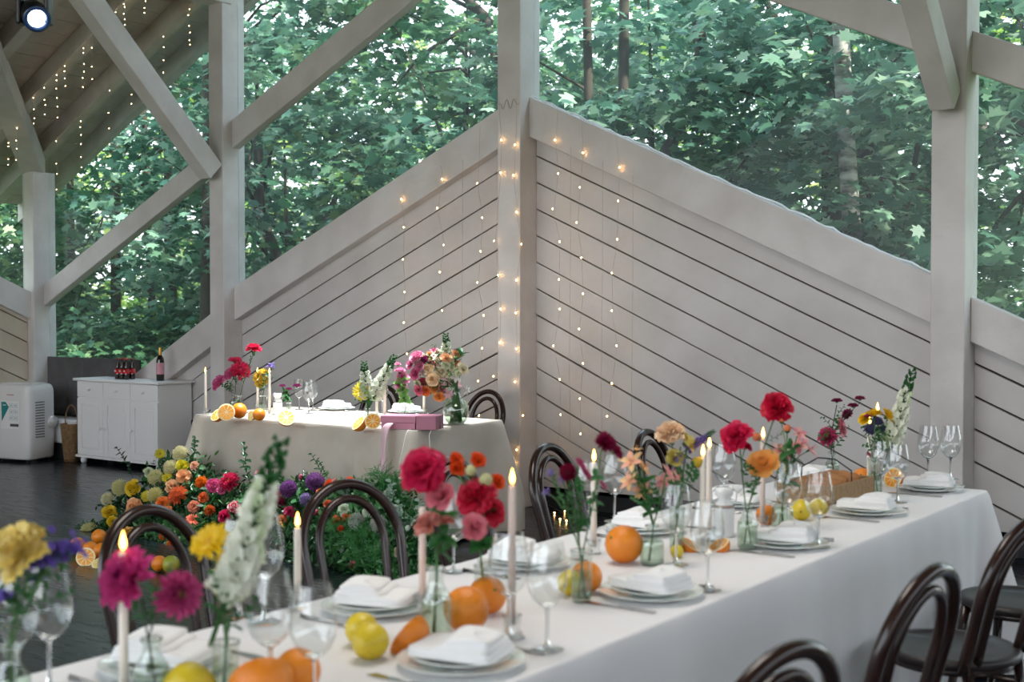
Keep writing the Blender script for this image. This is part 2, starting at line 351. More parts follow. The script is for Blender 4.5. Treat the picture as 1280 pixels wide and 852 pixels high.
m = MB(); m.box((-12.2, -4.1, -.1), (1.85, 8.1, 0)); struct(m.obj('floor', floormat(), smooth=False))
# side wall on the left: boards, sill, glass
m = MB(); 
for k in range(-8, 14):
    hi = .35+k*.2; poly = [(7.75, hi+.0), (1.0, hi+3.1), (1.0, hi+3.289), (7.75, hi+.189)]
    poly = clip(poly, 0, 1, .15); 
    if poly: poly = clip(poly, -SL, -1, -(5.12))     # below the sloping sill
    if len(poly) > 2: m.prism([V(0, p[0], p[1]) for p in poly], V(-11.8, 0, 0), V(-11.83, 0, 0))
struct(m.obj('wall_left', mat('warm_boards', '#cdc0ae', .55, alt='#bfb09c', noise=3), smooth=False, bevel=.003, bseg=1))
m = MB(); m.box((-11.87, .5, 0), (-11.835, 7.76, 1.55)); struct(m.obj('wall_left_backing', gapm, smooth=False))
m = MB(); m.prism([V(0, 7.76, 1.66), V(0, 1, 4.7), V(0, 1, 4.42), V(0, 7.76, 1.38)], V(-11.74, 0, 0), V(-11.83, 0, 0)); struct(m.obj('trim_sill_5', paint, smooth=False, bevel=.006))
m = MB(); m.box((-11.852, .5, 1.5), (-11.846, 7.76, 3.0)); struct(m.obj('window_5', paneg, smooth=False))
# unseen walls added at the right and behind the camera to cut daylight
m = MB(); m.box((1.75, -4, 0), (1.85, 8.1, 1.8)); struct(m.obj('shade_wall_right', paint2, smooth=False))
m = MB(); m.box((-12, -4.1, 0), (1.85, -4, 1.1)); struct(m.obj('shade_wall_front', paint2, smooth=False))
# grey screen panel below the far-left pane, white box and black gap beneath
m = MB()
N = 24
for i in range(N):
    a = -11.69+1.5*i/N; b = -11.69+1.5*(i+1)/N; ya = 7.90+.008*math.sin(i*1.7); yb = 7.90+.008*math.sin((i+1)*1.7)
    m.add([(a, ya, .42), (b, yb, .42), (b, yb, 1.0), (a, ya, 1.0), (a, ya+.012, .42), (b, yb+.012, .42), (b, yb+.012, 1.0), (a, ya+.012, 1.0)], [(0, 1, 2, 3), (7, 6, 5, 4), (3, 2, 6, 7), (1, 0, 4, 5)])
tag(m.obj('fabric_screen', mat('grey_screen', '#5c5a5c', .85, alt='#524f50', noise=7), smooth=True), 'dark grey fabric panel below the far left window, behind the white sideboard', 'screen')
m = MB(); m.box((-11.69, 7.93, .0), (-9.0, 7.97, .45)); struct(m.obj('baseboard_left', dark, smooth=False))
# exterior ground
m = MB(); m.add([(-90, -40, -.5), (60, -40, -.5), (60, 90, -.5), (-90, 90, -.5)], [(0, 1, 2, 3)]); struct(m.obj('ground', mat('forest_ground', '#4c5a33', .95, alt='#6d7440', noise=.6), smooth=False))
# ---------------------------------------------------------------- trees
hl = [(0, 0), (.20, -.05), (.30, .02), (.22, .14), (.52, .26), (.42, .36), (.30, .38), (.40, .70), (.24, .62), (.12, .66), (0, 1.0)]
maple = np.array([(x, y, 0.0) for x, y in hl]+[(-x, y, 0.0) for x, y in hl[-2:0:-1]]); maple[:, 1] -= .1
maple[:, 2] = -.18*np.abs(maple[:, 0])-.10*maple[:, 1]**2
oval = np.array([(0, 0, 0), (.18, .25, -.03), (.2, .55, -.05), (0, 1, -.1), (-.2, .55, -.05), (-.18, .25, -.03)], float)
def rotmats(rs, n, tilt, heading=None):
    yaw = rs.uniform(0, 2*PI, n) if heading is None else heading; t1 = rs.normal(0, tilt, n); t2 = rs.normal(0, tilt, n)
    cz, sz, cx, sx, cyy, sy = np.cos(yaw), np.sin(yaw), np.cos(t1), np.sin(t1), np.cos(t2), np.sin(t2)
    Z = np.zeros((n, 3, 3)); Z[:, 0, 0] = cz; Z[:, 0, 1] = -sz; Z[:, 1, 0] = sz; Z[:, 1, 1] = cz; Z[:, 2, 2] = 1
    X = np.zeros((n, 3, 3)); X[:, 0, 0] = 1; X[:, 1, 1] = cx; X[:, 1, 2] = -sx; X[:, 2, 1] = sx; X[:, 2, 2] = cx
    Y = np.zeros((n, 3, 3)); Y[:, 1, 1] = 1; Y[:, 0, 0] = cyy; Y[:, 0, 2] = sy; Y[:, 2, 0] = -sy; Y[:, 2, 2] = cyy
    return Z @ X @ Y
def foliage(name, seed, sprays, per, size, material, R=2.3, H=3.4, zc=4.0, tilt=.42, flat=.09, sr=.62, shape=maple, droop=.35):
    rs = np.random.RandomState(seed); th = rs.uniform(0, 2*PI, sprays); ph = np.arccos(rs.uniform(-1, 1, sprays)); rr = rs.uniform(.45, 1, sprays)**.6
    c = np.stack([R*rr*np.sin(ph)*np.cos(th), R*rr*np.sin(ph)*np.sin(th), zc+H*rr*np.cos(ph)], 1)
    n = sprays*per; cc = np.repeat(c, per, 0); a = rs.uniform(0, 2*PI, n); r = np.sqrt(rs.uniform(0, 1, n))*np.repeat(rs.uniform(.6, 1.2, sprays), per)*sr
    off = np.stack([r*np.cos(a), r*np.sin(a), rs.normal(0, flat, n)-droop*(r/sr)**2*.35], 1); head = a-PI/2+rs.normal(0, .6, n)
    out = np.repeat(np.arctan2(c[:, 1], c[:, 0]), per); 
    m = rotmats(rs, n, tilt, head); s = size*rs.uniform(.6, 1.25, n)
    T = np.zeros((n, 3, 4)); T[:, :, :3] = m*s[:, None, None]; T[:, :, 3] = cc+off
    return quad_mesh_np(name, shape, T, len(shape), material), c
barkm = mat('dark_bark', '#3a332c', .9, bump=.6, bscale=12, alt='#4a4238', noise=6)
birchm = mat('birch_bark', '#b9b3aa', .8, alt='#3c3833', noise=5, stretch=(1, 1, 3))
mapleA = leafmat('maple_leaves_cool', [(0, '#436f5c'), (.3, '#567f6a'), (.6, '#6b9379'), (.85, '#8fb096'), (1, '#aec6ab')], .4)
mapleB = leafmat('maple_leaves_deep', [(0, '#335c45'), (.4, '#477454'), (.75, '#648b62'), (1, '#8ea874')], .4)
mapleC = leafmat('maple_leaves_sunny', [(0, '#4f7f3e'), (.4, '#7ea34f'), (.75, '#a9bd62'), (1, '#d2d68c')], .5)
def trunk_mb(seed, pts_c, h=6.5, r=.11):
    rn = random.Random(seed); m = MB(); p = [V(rn.uniform(-.12, .12)*i, rn.uniform(-.12, .12)*i, -.6+i*(h+.6)/7) for i in range(8)]
    m.tube(p, [r*(1-.09*i) for i in range(8)], 9)
    for c in pts_c:
        b = p[rn.randint(3, 6)]; c = V(*c); mid = (b+c)/2+V(0, 0, .25); m.tube([b, b.lerp(mid, .6), mid, c], [.035, .026, .018, .006], 5)
    return m
specs = []
for key, mt, seed, spr, per, size, kw in (('cool', mapleA, 1, 145, 60, .165, {}), ('cool2', mapleA, 5, 140, 60, .16, dict(R=2.7, H=2.6, zc=3.2)), ('deep', mapleB, 2, 122, 60, .165, dict(H=3.6)),
                                      ('sunny', mapleC, 3, 45, 50, .24, dict(R=2.6, H=3.8)), ('low', mapleB, 7, 150, 55, .15, dict(R=1.9, H=1.2, zc=.9))):
    me, c = foliage('foliage_'+key, seed, spr, per, size, mt, **kw)
    tm = trunk_mb(seed, c[::7][:40] if key != 'low' else c[::9][:14], 6.5 if key != 'low' else 1.2, .12 if key != 'low' else .03).mesh('trunk_'+key, barkm)
    specs.append((key, me, tm))
SP = {k: (a, b) for k, a, b in specs}
def tree(key, x, y, s=1, rz_=0, label=None, group=None, name='maple_tree', z=-.45, sz=1.0):
    t = empty(name, (x, y, z), rz_, label, 'tree' if key != 'low' else 'shrub', group); t.scale = (s, s, s*sz)
    link('foliage', SP[key][0], t); link('trunk', SP[key][1], t); return t
rn = random.Random(11)
tree('cool', -4.2, 11.7, .92, .4, 'pale cool-green maple filling the window right of the centre post', name='maple_tree')
tree('cool2', -6.9, 12.2, 1.0, 1.9, 'low spreading maple whose sprays hang just above the long descending sill')
tree('cool2', -2.2, 11.2, .95, 3.9, 'maple seen through the narrow pane at the right edge')
tree('deep', -9.6, 12.4, 1.0, 2.2, 'deep green maple filling the window between the centre and left posts')
tree('cool', -12.6, 12.0, .95, 5.1, 'dark maple seen behind the crossing braces of the left window')
tree('deep', -16.2, 13.0, 1.0, .9, 'maple seen through the far left window above the sideboard')
tree('deep', -20.5, 12.0, 1.0, 4.0, 'maple seen beside the far left corner post')
for x, y, k, s in ((-13, 18, 'deep', 1.0), (-7.5, 17, 'deep', 1.0), (-19.8, 18.5, 'deep', 1.1), (-3.0, 16.2, 'deep', 1.0), (-25, 15, 'deep', 1.0), (-16.5, 8.2, 'deep', .9)):
    tree(k, x, y, s, rn.uniform(0, 6), 'leafy green maple further back among the trees beyond the glass', 'maples behind the first row')
for x, y, s in ((-8, 26, 1.4), (-15, 27, 1.4), (-22, 26, 1.4), (-29, 24, 1.4), (-37, 23, 1.4), (-18, 21.5, .95), (-23.5, 21, .95), (-29, 19, 1.0), (-35, 18, 1.1), (-12, 22, .9)):
    tree('sunny', x, y, s, rn.uniform(0, 6), 'sunlit yellow-green tree glimpsed far behind the dark maples', 'sunlit far trees', 'distant_tree', sz=.9)
for x, y, s in ((-11.5, 10.9, .8), (-14, 11.2, .9), (-17.5, 11.4, 1.0), (-21, 14, 1.1), (-8.5, 10.8, .8), (-5.5, 10.6, .8), (-25, 15, 1.3)):
    tree('low', x, y, s, rn.uniform(0, 6), 'low leafy undergrowth at the foot of the trees beyond the glass', 'undergrowth shrubs', 'leafy_shrub')
def slim(x, y, r, m, label, lean=(0, 0), h=11):
    b = MB(); b.tube([V(x+lean[0]*t+.08*math.sin(t*5+x), y+lean[1]*t, -.5+h*t) for t in np.linspace(0, 1, 14)], [r*(1-.55*t) for t in np.linspace(0, 1, 14)], 9)
    tag(b.obj('tree_trunk', m), label, 'tree')
p = onY(735, 100, 10.2); slim(p.x, 10.2, .055, barkm, 'bare dark trunk just right of the centre post, left one of a close pair', (-.2, 0))
p = onY(762, 100, 10.5); slim(p.x, 10.5, .065, barkm, 'bare dark trunk, right one of the close pair right of the centre post', (.2, 0))
p = onY(1092, 95, 9.9); slim(p.x, 9.9, .085, birchm, 'pale birch trunk near the right post, high in the window', (-.5, 0))
p = onY(1030, 250, 12.0); slim(p.x, 12.0, .12, barkm, 'dark trunk in the lower right part of the middle window', (.2, 0))
p = onY(255, 290, 10.8); slim(p.x, 10.8, .13, barkm, 'dark trunk directly left of the tall left post', (.15, 0))
p = onY(85, 400, 12.0); slim(p.x, 12.0, .07, barkm, 'thin dark trunk just right of the far left corner post', (.3, 0))
p = onY(195, 400, 13.0); slim(p.x, 13.0, .07, barkm, 'thin dark trunk in the far left window above the cola bottles', (-.4, 0))
p = onY(140, 380, 12.4); slim(p.x, 12.4, .09, barkm, 'thin dark trunk above the sideboard in the far left window', (.5, 0))
# ================================================================ FURNITURE
# ---- bentwood chairs
def arch(hw, z0, z1, y0, y1, zs, n=22, lean=0):
    """inverted U: feet at z0, shoulder zs, crown z1; returns points; y goes y0 (low) -> y1 (top)"""
    pts = []
    ypos = lambda z: y0+(y1-y0)*((z-z0)/(z1-z0))
    for t in np.linspace(0, 1, 7)[:-1]: pts.append(V(-hw*(.93+.07*t), 0, z0+(zs-z0)*t))
    for a in np.linspace(PI, 0, n): pts.append(V(hw*math.cos(a), 0, zs+(z1-zs)*math.sin(a)))
    for t in np.linspace(1, 0, 7)[1:]: pts.append(V(hw*(.93+.07*t), 0, z0+(zs-z0)*t))
    for p in pts: p.y = ypos(p.z)
    return pts
def make_chair(label):
    t = empty('bentwood_chair', (0, 0, 0), 0, label, 'chair')
    m = MB(); m.lathe([(0, .445), (.19, .445), (.205, .452), (.208, .464), (.2, .474), (.172, .476), (.168, .472), (0, .470)], 40); m.obj('seat', seatm, t)
    m = MB(); m.lathe([(.17, .425), (.185, .425), (.185, .446), (.17, .446), (.17, .425)], 32); m.obj('seat_ring', wood, t)
    for sx in (-1, 1):
        m = MB(); m.tube([V(sx*.135, .13, .45), V(sx*.15, .15, .3), V(sx*.165, .175, .12), V(sx*.175, .195, 0)], [.017, .016, .0145, .013], 10); m.obj('leg', wood, t)
        m = MB(); m.tube([V(sx*.150, -.135, .46), V(sx*.155, -.16, .3), V(sx*.165, -.20, .12), V(sx*.175, -.235, 0)], [.017, .016, .0145, .013], 10); m.obj('leg', wood, t)
    m = MB(); m.tube([V(.135*math.cos(a), .135*math.sin(a)-.01, .21) for a in np.linspace(0, 2*PI, 32, endpoint=False)], .009, 8, closed=True); m.obj('leg_ring', wood, t)
    def curve(pts): return pts
    m = MB(); m.tube(arch(.195, .45, .885, -.14, -.26, .68, 26), .0185, 12); m.obj('back_hoop', wood, t)
    m = MB(); m.tube(arch(.13, .46, .835, -.15, -.246, .68, 22), .0145, 10); m.obj('inner_hoop', wood, t)
    return t
ch = make_chair('dark bentwood chair in front of the purple and green floor flowers, beyond the long table'); reg(ch)
ch.location = (-2.85, 3.20, 0); ch.rotation_euler = (0, 0, math.radians(-106))
C1 = 'bentwood chairs along the long table'
ch['group'] = C1
dup(ch, (-2.93, 2.50, 0), math.radians(-86), 'dark bentwood chair behind the leftmost candle flame and pink dahlias', C1)
dup(ch, (-2.98, 4.05, 0), math.radians(-84), 'dark bentwood chair almost hidden behind the red and orange flowers of the long table', C1)
dup(ch, (-2.95, 4.70, 0), math.radians(-86), 'dark bentwood chair on the far side, behind the purple asters', C1)
dup(ch, (-2.93, 5.55, 0), math.radians(-84), 'dark bentwood chair on the far side, behind the cream carnation near the wall', C1)
dup(ch, (-2.95, 1.72, 0), math.radians(-92), 'dark bentwood chair at the lower left edge of the photo', C1)
dup(ch, (-1.19, 2.2, 0), math.radians(78), 'nearest dark bentwood chair, its hoop rising from the bottom edge', C1)
dup(ch, (-1.21, 3.03, 0), math.radians(84), 'dark bentwood chair in front of the white cloth, its whole hoop in view', C1)
dup(ch, (-1.20, 3.93, 0), math.radians(78), 'dark bentwood chair cut by the right edge of the photo, tall hoops side on', C1)
dup(ch, (-1.20, 4.72, 0), math.radians(80), 'dark bentwood chair farthest along the near side, only its round seat in view', C1)
dup(ch, (-5.72, 7.28, 0), math.radians(172), 'brown bentwood chair behind the head table, right of the big bouquet', 'bentwood chairs at the head table')
dup(ch, (-6.72, 7.28, 0), math.radians(180), 'brown bentwood chair behind the head table, mostly hidden by the pink roses', 'bentwood chairs at the head table')
# ---- draped tables
def drape(name, x0, x1, y0, y1, ztop, m_, seed, amp=.02, zb=.02, flare=.05, step=.035, rr=.03, corner=.09):
    rn = random.Random(seed); per = []
    def edge(a, b, nrm):
        L = (b-a).length; n = int(L/step)
        for i in range(n): per.append((a+(b-a)*i/n, nrm, i/n))
    A, B_, C_, D = V(x0, y0, 0), V(x1, y0, 0), V(x1, y1, 0), V(x0, y1, 0)
    def corn(c, a0):
        for i in range(7):
            a = a0+PI/2*i/7; n_ = V(math.cos(a), math.sin(a), 0); per.append((c+n_*rr, n_, -1-i))
    s = rr
    edge(V(x0+s, y0, 0), V(x1-s, y0, 0), V(0, -1, 0)); corn(V(x1-s, y0+s, 0), -PI/2)
    edge(V(x1, y0+s, 0), V(x1, y1-s, 0), V(1, 0, 0)); corn(V(x1-s, y1-s, 0), 0)
    edge(V(x1-s, y1, 0), V(x0+s, y1, 0), V(0, 1, 0)); corn(V(x0+s, y1-s, 0), PI/2)
    edge(V(x0, y1-s, 0), V(x0, y0+s, 0), V(-1, 0, 0)); corn(V(x0+s, y0+s, 0), PI)
    n = len(per); ph = [rn.uniform(0, 6) for _ in range(6)]
    cen = V((x0+x1)/2, (y0+y1)/2, 0); rings = []
    for t in (0.0, .5, .9, .985): rings.append([cen.lerp(p, t)+V(0, 0, ztop) for p, nr, k in per])
    cum = 0; arc = [0]
    for i in range(1, n): cum += (per[i][0]-per[i-1][0]).length; arc.append(cum)
    for h in (0, .006, .018, .045, .09, .16, .25, .36, .48, .6, ztop-zb):
        if h > ztop-zb: continue
        q = []
        for i, (p, nr, k) in enumerate(per):
            a = arc[i]; grow = min(1, h/.5)
            wv = (math.sin(a*9+ph[1])*.42+math.sin(a*17+ph[2])*.33+math.sin(a*31+ph[3])*.25)*amp*grow
            dc = min((p-c).length for c in (A, B_, C_, D)); cf = math.exp(-(dc/corner)**2)
            wv += cf*(.12*grow) - .35*amp*grow*math.exp(-((dc-.16)/.06)**2)*2
            o_ = .006*min(1, h/.02)+flare*grow*.5+wv
            q.append(p+nr*o_+V(0, 0, ztop-h-(0 if h > .004 else 0)))
        rings.append(q)
    m = MB(); vs = [p for r in rings for p in r]+[cen+V(0, 0, ztop)]; fs = [(j*n+i, j*n+(i+1) % n, (j+1)*n+(i+1) % n, (j+1)*n+i) for j in range(len(rings)-1) for i in range(n)]
    fs += [(len(vs)-1, (i+1) % n, i) for i in range(n)]
    m.add(vs, [f[::-1] for f in fs]); o = m.obj(name, m_); return o
def table(loc0, loc1, label, top=.735):
    t = empty('banquet_table', ((loc0[0]+loc1[0])/2, (loc0[1]+loc1[1])/2, 0), 0, label, 'table'); hx = (loc1[0]-loc0[0])/2-.03; hy = (loc1[1]-loc0[1])/2-.03
    m = MB(); m.box((-hx, -hy, top-.03), (hx, hy, top)); m.obj('tabletop', seatm, t, smooth=False)
    for sx in (-1, 1):
        for sy in (-1, 1): m = MB(); m.tube([V(sx*(hx-.1), sy*(hy-.1), top-.03), V(sx*(hx-.1), sy*(hy-.1), 0)], .02, 8); m.obj('leg', seatm, t)
TZ = .75
MX0, MX1, MY0, MY1 = -2.33, -1.50, .95, 5.41
table((MX0, MY0), (MX1, MY1), 'long banquet table hidden under the white tablecloth'); table((-7.11, 6.0), (-5.1, 6.9), 'head table hidden under the natural linen cloth')
tag(drape('tablecloth', MX0, MX1, MY0, MY1, TZ, cloth, 3, .042, corner=.10), 'white tablecloth draped to the floor over the long table', 'tablecloth')
tag(drape('tablecloth', -7.13, -5.09, 5.99, 6.91, TZ, cloth2, 8, .036, corner=.13), 'natural linen tablecloth draped over the head table', 'tablecloth')
# ---- white sideboard
def sideboard():
    wht = mat('white_lacquer', '#eceae9', .35); x0, x1, y0, y1 = 0, 1.25, 0, .42
    t = empty('sideboard', (-10.71, 7.54, 0), 0, 'white painted sideboard with three drawers and three panelled doors', 'sideboard')
    m = MB(); m.box((.02, .02, .075), (1.23, .40, .80)); m.obj('body', wht, t, smooth=False, bevel=.004)
    m = MB(); m.box((-.015, -.02, .80), (1.265, .42, .825)); m.obj('top', wht, t, smooth=False, bevel=.006)
    m = MB(); m.box((-.005, -.005, .06), (1.255, .41, .085)); m.obj('plinth', wht, t, smooth=False, bevel=.006)
    for (x, y) in ((.06, .05), (1.19, .05), (.06, .36), (1.19, .36)):
        m = MB(); m.lathe([(0, 0), (.02, 0), (.032, .02), (.03, .045), (.018, .06), (0, .06)], 16, org=(x, y, 0)); m.obj('foot', wht, t)
    def knob(parent, x, z):
        m = MB(); m.lathe([(0, 0), (.008, 0), (.007, .008), (.015, .014), (.016, .022), (.008, .028), (0, .029)], 14, org=(x, .003, z), rot=Matrix.Rotation(PI/2, 3, 'X')); m.obj('knob', wht, parent)
    W = .403
    for i in range(3):
        a = .025+i*W+.002; b = a+W-.006
        m = MB(); m.box((a, .004, .645), (b, .02, .795)); d = m.obj('drawer', wht, t, smooth=False, bevel=.003); knob(d, (a+b)/2, .72)
        if i == 1: knob(d, (a+b)/2+.012, .72)
        m = MB(); z0, z1, fw = .09, .635, .062
        m.box((a, .002, z0), (a+fw, .02, z1)); m.box((b-fw, .002, z0), (b, .02, z1)); m.box((a+fw, .002, z0), (b-fw, .02, z0+fw)); m.box((a+fw, .002, z1-fw), (b-fw, .02, z1))
        m.box((a+fw, .014, z0+fw), (b-fw, .02, z1-fw)); m.prism([V(a+fw+.012, 0, z0+fw+.012), V(b-fw-.012, 0, z0+fw+.012), V(b-fw-.012, 0, z1-fw-.012), V(a+fw+.012, 0, z1-fw-.012)], V(0, .008, 0), V(0, .015, 0))
        d = m.obj('door', wht, t, smooth=False, bevel=.004); knob(d, (b-.028) if i == 0 else a+.03, .36)
sideboard()
# ---- portable air conditioner
def aircon():
    pl = mat('white_plastic', '#dcd8d6', .4); gy = mat('grey_vent', '#77787a', .5)
    t = empty('portable_air_conditioner', (-11.30, 7.36, 0), math.radians(13), 'white portable air conditioner standing at the left edge', 'air conditioner')
    m = MB(); W, D, r = .25, .19, .05; rings = []
    for z, k in ((.03, .93), (.05, .98), (.2, 1), (.66, 1), (.70, .99), (.735, .95), (.755, .86), (.76, .6)):
        rings.append((z, k))
    n = 40; vs = []
    for z, k in rings:
        for j in range(n):
            a = 2*PI*j/n; c, s_ = math.cos(a), math.sin(a); e = .28
            vs.append((W*k*math.copysign(abs(c)**e, c), D*k*math.copysign(abs(s_)**e, s_), z))
    m.add(vs, [(i*n+j, i*n+(j+1) % n, (i+1)*n+(j+1) % n, (i+1)*n+j) for i in range(len(rings)-1) for j in range(n)]+[tuple(range(n))[::-1], tuple(range(n*(len(rings)-1), n*len(rings)))]); m.obj('housing', pl, t)
    m = MB(); m.box((-.2, -.09, .758), (.2, .1, .768)); m.obj('top_panel', pl, t, smooth=False, bevel=.005)
    m = MB()
    for k in range(14): m.box((.247, -.10, .24+k*.026), (.253, .02, .252+k*.026))
    m.obj('side_vent', gy, t, smooth=False)
    m = MB(); m.lathe([(0, 0), (.055, 0), (.06, .015), (.05, .03), (0, .032)], 24, org=(.245, .12, .38), rot=Matrix.Rotation(PI/2, 3, 'Y')); m.obj('hose_port', pl, t)
    for sx in (-.19, .19):
        for sy in (-.13, .13): m = MB(); m.lathe([(0, -.016), (.012, -.016), (.017, 0), (.012, .016), (0, .016)], 12, org=(sx, sy, .017), rot=Matrix.Rotation(PI/2, 3, 'Y')); m.obj('castor', dark, t)
    # sticker: teal arrow with small pictograms
    tl = mat('teal_print', '#117d7c', .4); gp = mat('grey_print', '#a5b3b8', .5); wp = mat('sticker', '#e5e3e2', .4); y = -.1925
    m = MB(); m.box((-.10, y, .33), (.135, y+.002, .60)); st = m.obj('sticker', wp, t, smooth=False)
    m = MB(); m.prism([V(-.09, 0, .59), V(-.035, 0, .59), V(.005, 0, .54), V(-.085, 0, .40)], V(0, y-.0015, 0), V(0, y, 0)); m.obj('arrow_print', tl, st, smooth=False)
    m = MB(); m.box((-.07, y-.002, .555), (-.03, y-.0015, .563)); m.obj('arrow_caption', wp, st, smooth=False)
    m = MB()
    for i in range(2):
        for j in range(2): cx, cz = .045+i*.055, .57-j*.055; 
        
    for i in range(2):
        for j in range(3):
            cx, cz = .035+i*.055, .555-j*.06; c_ = .021
            for a, b in (((cx-c_, cz-c_), (cx+c_, cz-c_+.003)), ((cx-c_, cz+c_-.003), (cx+c_, cz+c_)), ((cx-c_, cz-c_), (cx-c_+.003, cz+c_)), ((cx+c_-.003, cz-c_), (cx+c_, cz+c_))): m.box((a[0], y-.0015, a[1]), (b[0], y, b[1]))
            m.box((cx-.009, y-.0015, cz-.007), (cx+.009, y, cz+.007))
    m.obj('pictogram_print', gp, st, smooth=False)
    m = MB(); m.box((.02, y-.0016, .352), (.125, y, .378)); m.obj('photo_print', mat('photo_dark', '#4b4a4a', .5), st, smooth=False)
    m = MB()
    for k in range(8): m.box((-.02+k*.011, -.1925, .655), (-.013+k*.011, -.19, .664))
    m.obj('name_print', mat('red_print', '#b97a72', .5), t, smooth=False)
aircon()
m = MB(); m.box((-11.56, 7.62, .16), (-10.82, 7.88, .40)); tag(m.obj('storage_box', mat('white_box', '#d7d5d4', .5), smooth=False, bevel=.02), 'low white box between the air conditioner and the sideboard', 'box')
bpy.data.objects['storage_box'].location.z = 0
m = MB(); m.box((-11.54, 7.66, 0), (-10.86, 7.86, .16)); tag(m.obj('box_stand', dark, smooth=False), 'black stand carrying the low white box', 'stand')
def basket():
    wk = mat('wicker', '#8a6a48', .8, bump=.8, bscale=60, alt='#6e5236', noise=40)
    t = empty('wicker_basket', (-10.86, 7.60, 0), 0, 'tall narrow wicker basket with a loop handle, left of the sideboard', 'basket')
    m = MB(); m.lathe([(0, .0), (.07, 0), (.08, .1), (.095, .25), (.105, .36), (.108, .37), (.098, .37), (.085, .25), (.07, .02), (0, .02)], 28)
    m.obj('basket_body', wk, t)
    m = MB()
    for k in range(14): z = .02+k*.025; m.tube([V((.073+.035*z/.36)*math.cos(a), (.073+.035*z/.36)*math.sin(a), z) for a in np.linspace(0, 2*PI, 20, endpoint=False)], .004, 5, closed=True)
    m.obj('weave', wk, t)
    m = MB(); m.tube([V(-.1*math.cos(a), 0, .36+.19*math.sin(a)) for a in np.linspace(0, PI, 16)], .006, 6); m.obj('handle', wk, t)
basket()
# ---- bottles on the sideboard
def colabottle(x, y, label):
    t = empty('cola_bottle', (x, y, .825), 0, label, 'bottle', 'cola bottles on the sideboard')
    m = MB(); m.lathe([(0, 0), (.024, .0), (.027, .008), (.027, .05), (.024, .075), (.027, .11), (.026, .125), (.012, .165), (.011, .185), (0, .185)], 18); m.obj('bottle_body', mat('cola', '#1d0b08', .08, coat=.5), t)
    m = MB(); m.lathe([(.0275, .055), (.0248, .075), (.0275, .1), (.0275, .055)], 18); m.obj('label_band', mat('red_label', '#c4161c', .4), t)
    m = MB(); 
    for k in range(3): m.box((-.014+k*.010, -.0285, .073), (-.008+k*.010, -.0265, .084))
    m.obj('label_print', mat('white_print', '#efe9e6', .4), t, smooth=False)
    m = MB(); m.lathe([(0, .186), (.0125, .186), (.0125, .196), (.011, .199), (0, .199)], 14); m.obj('cap', mat('cap_red', '#b3222a', .3), t)
q = ['front left', 'front middle', 'front right', 'back left', 'back middle', 'back right']
for i in range(6):
    colabottle(-10.21+(i % 3)*.066, 7.66+(i//3)*.066, 'dark cola bottle with red label, %s of the six on the sideboard' % q[i])
def winebottle():
    t = empty('wine_bottle', (-9.66, 7.72, .825), 0, 'dark wine bottle with a pink label on the right end of the sideboard', 'bottle')
    m = MB(); m.lathe([(0, 0), (.034, 0), (.037, .006), (.037, .19), (.03, .215), (.015, .24), (.0145, .30), (0, .30)], 24); m.obj('bottle_body', mat('wine_glass_dark', '#0d0f0c', .06, coat=.5), t)
    m = MB(); m.lathe([(.0375, .06), (.0378, .061), (.0378, .165), (.0375, .166)], 24); m.obj('paper_label', mat('pink_label', '#c98f9a', .6), t)
    m = MB(); m.lathe([(.0155, .235), (.016, .25), (.016, .305), (.0155, .309), (0, .31)], 18); m.obj('foil_capsule', mat('gold_foil', '#b9914a', .3, metal=.8), t)
winebottle()
# ---- moving head stage light under the roof
def movinghead():
    bk = mat('black_housing', '#141519', .35); c = onD(43, 18, 7.2)
    t = empty('moving_head_light', (c.x, c.y, c.z), math.radians(36), 'black moving head stage light glowing at the upper left corner', 'stage light')
    t.scale = (.85,)*3
    R = frame(toward(.42, -.72, -.42)) if True else None; R = Matrix.Rotation(-math.radians(36), 3, 'Z') @ R; 
    m = MB(); m.lathe([(0, -.13), (.05, -.128), (.075, -.10), (.085, -.04), (.088, .03), (.082, .08), (.088, .085), (.088, .11), (.074, .112), (.07, .098), (0, .097)], 36, rot=R); h = m.obj('head', bk, t)
    m = MB(); m.lathe([(0, .101), (.035, .106), (.056, .099), (.056, .095), (0, .095)], 32, rot=R); m.obj('lens', mat('lit_lens', '#ffffff', .2, emit=('#e9f4ff', 14)), h)
    m = MB(); m.lathe([(.057, .104), (.066, .116), (.084, .114), (.088, .104)], 36, rot=R); m.obj('lens_ring', mat('blue_ring', '#2d4a7a', .3), h)
    for sx in (-1, 1):
        m = MB(); m.box((sx*.092-.016, -.05, -.07), (sx*.092+.016, .05, .17)); m.obj('yoke_arm', bk, t, smooth=False, bevel=.012)
    m = MB(); m.box((-.11, -.05, .15), (.11, .05, .185)); m.obj('yoke_bridge', bk, t, smooth=False, bevel=.01)
    m = MB(); m.box((-.12, -.1, .2), (.12, .1, .27)); m.obj('base', bk, t, smooth=False, bevel=.01)
    zt = rz(c.x)-c.z+.02
    m = MB(); m.tube([V(0, 0, .27), V(0, 0, zt)], .02, 12); m.obj('hanging_pole', bk, t)
    for k in range(2): m = MB(); m.lathe([(0, 0), (.03, 0), (.03, .03), (0, .03)], 12, org=(-.05+k*.1, 0, .265)); m.obj('clamp', bk, t)
movinghead()
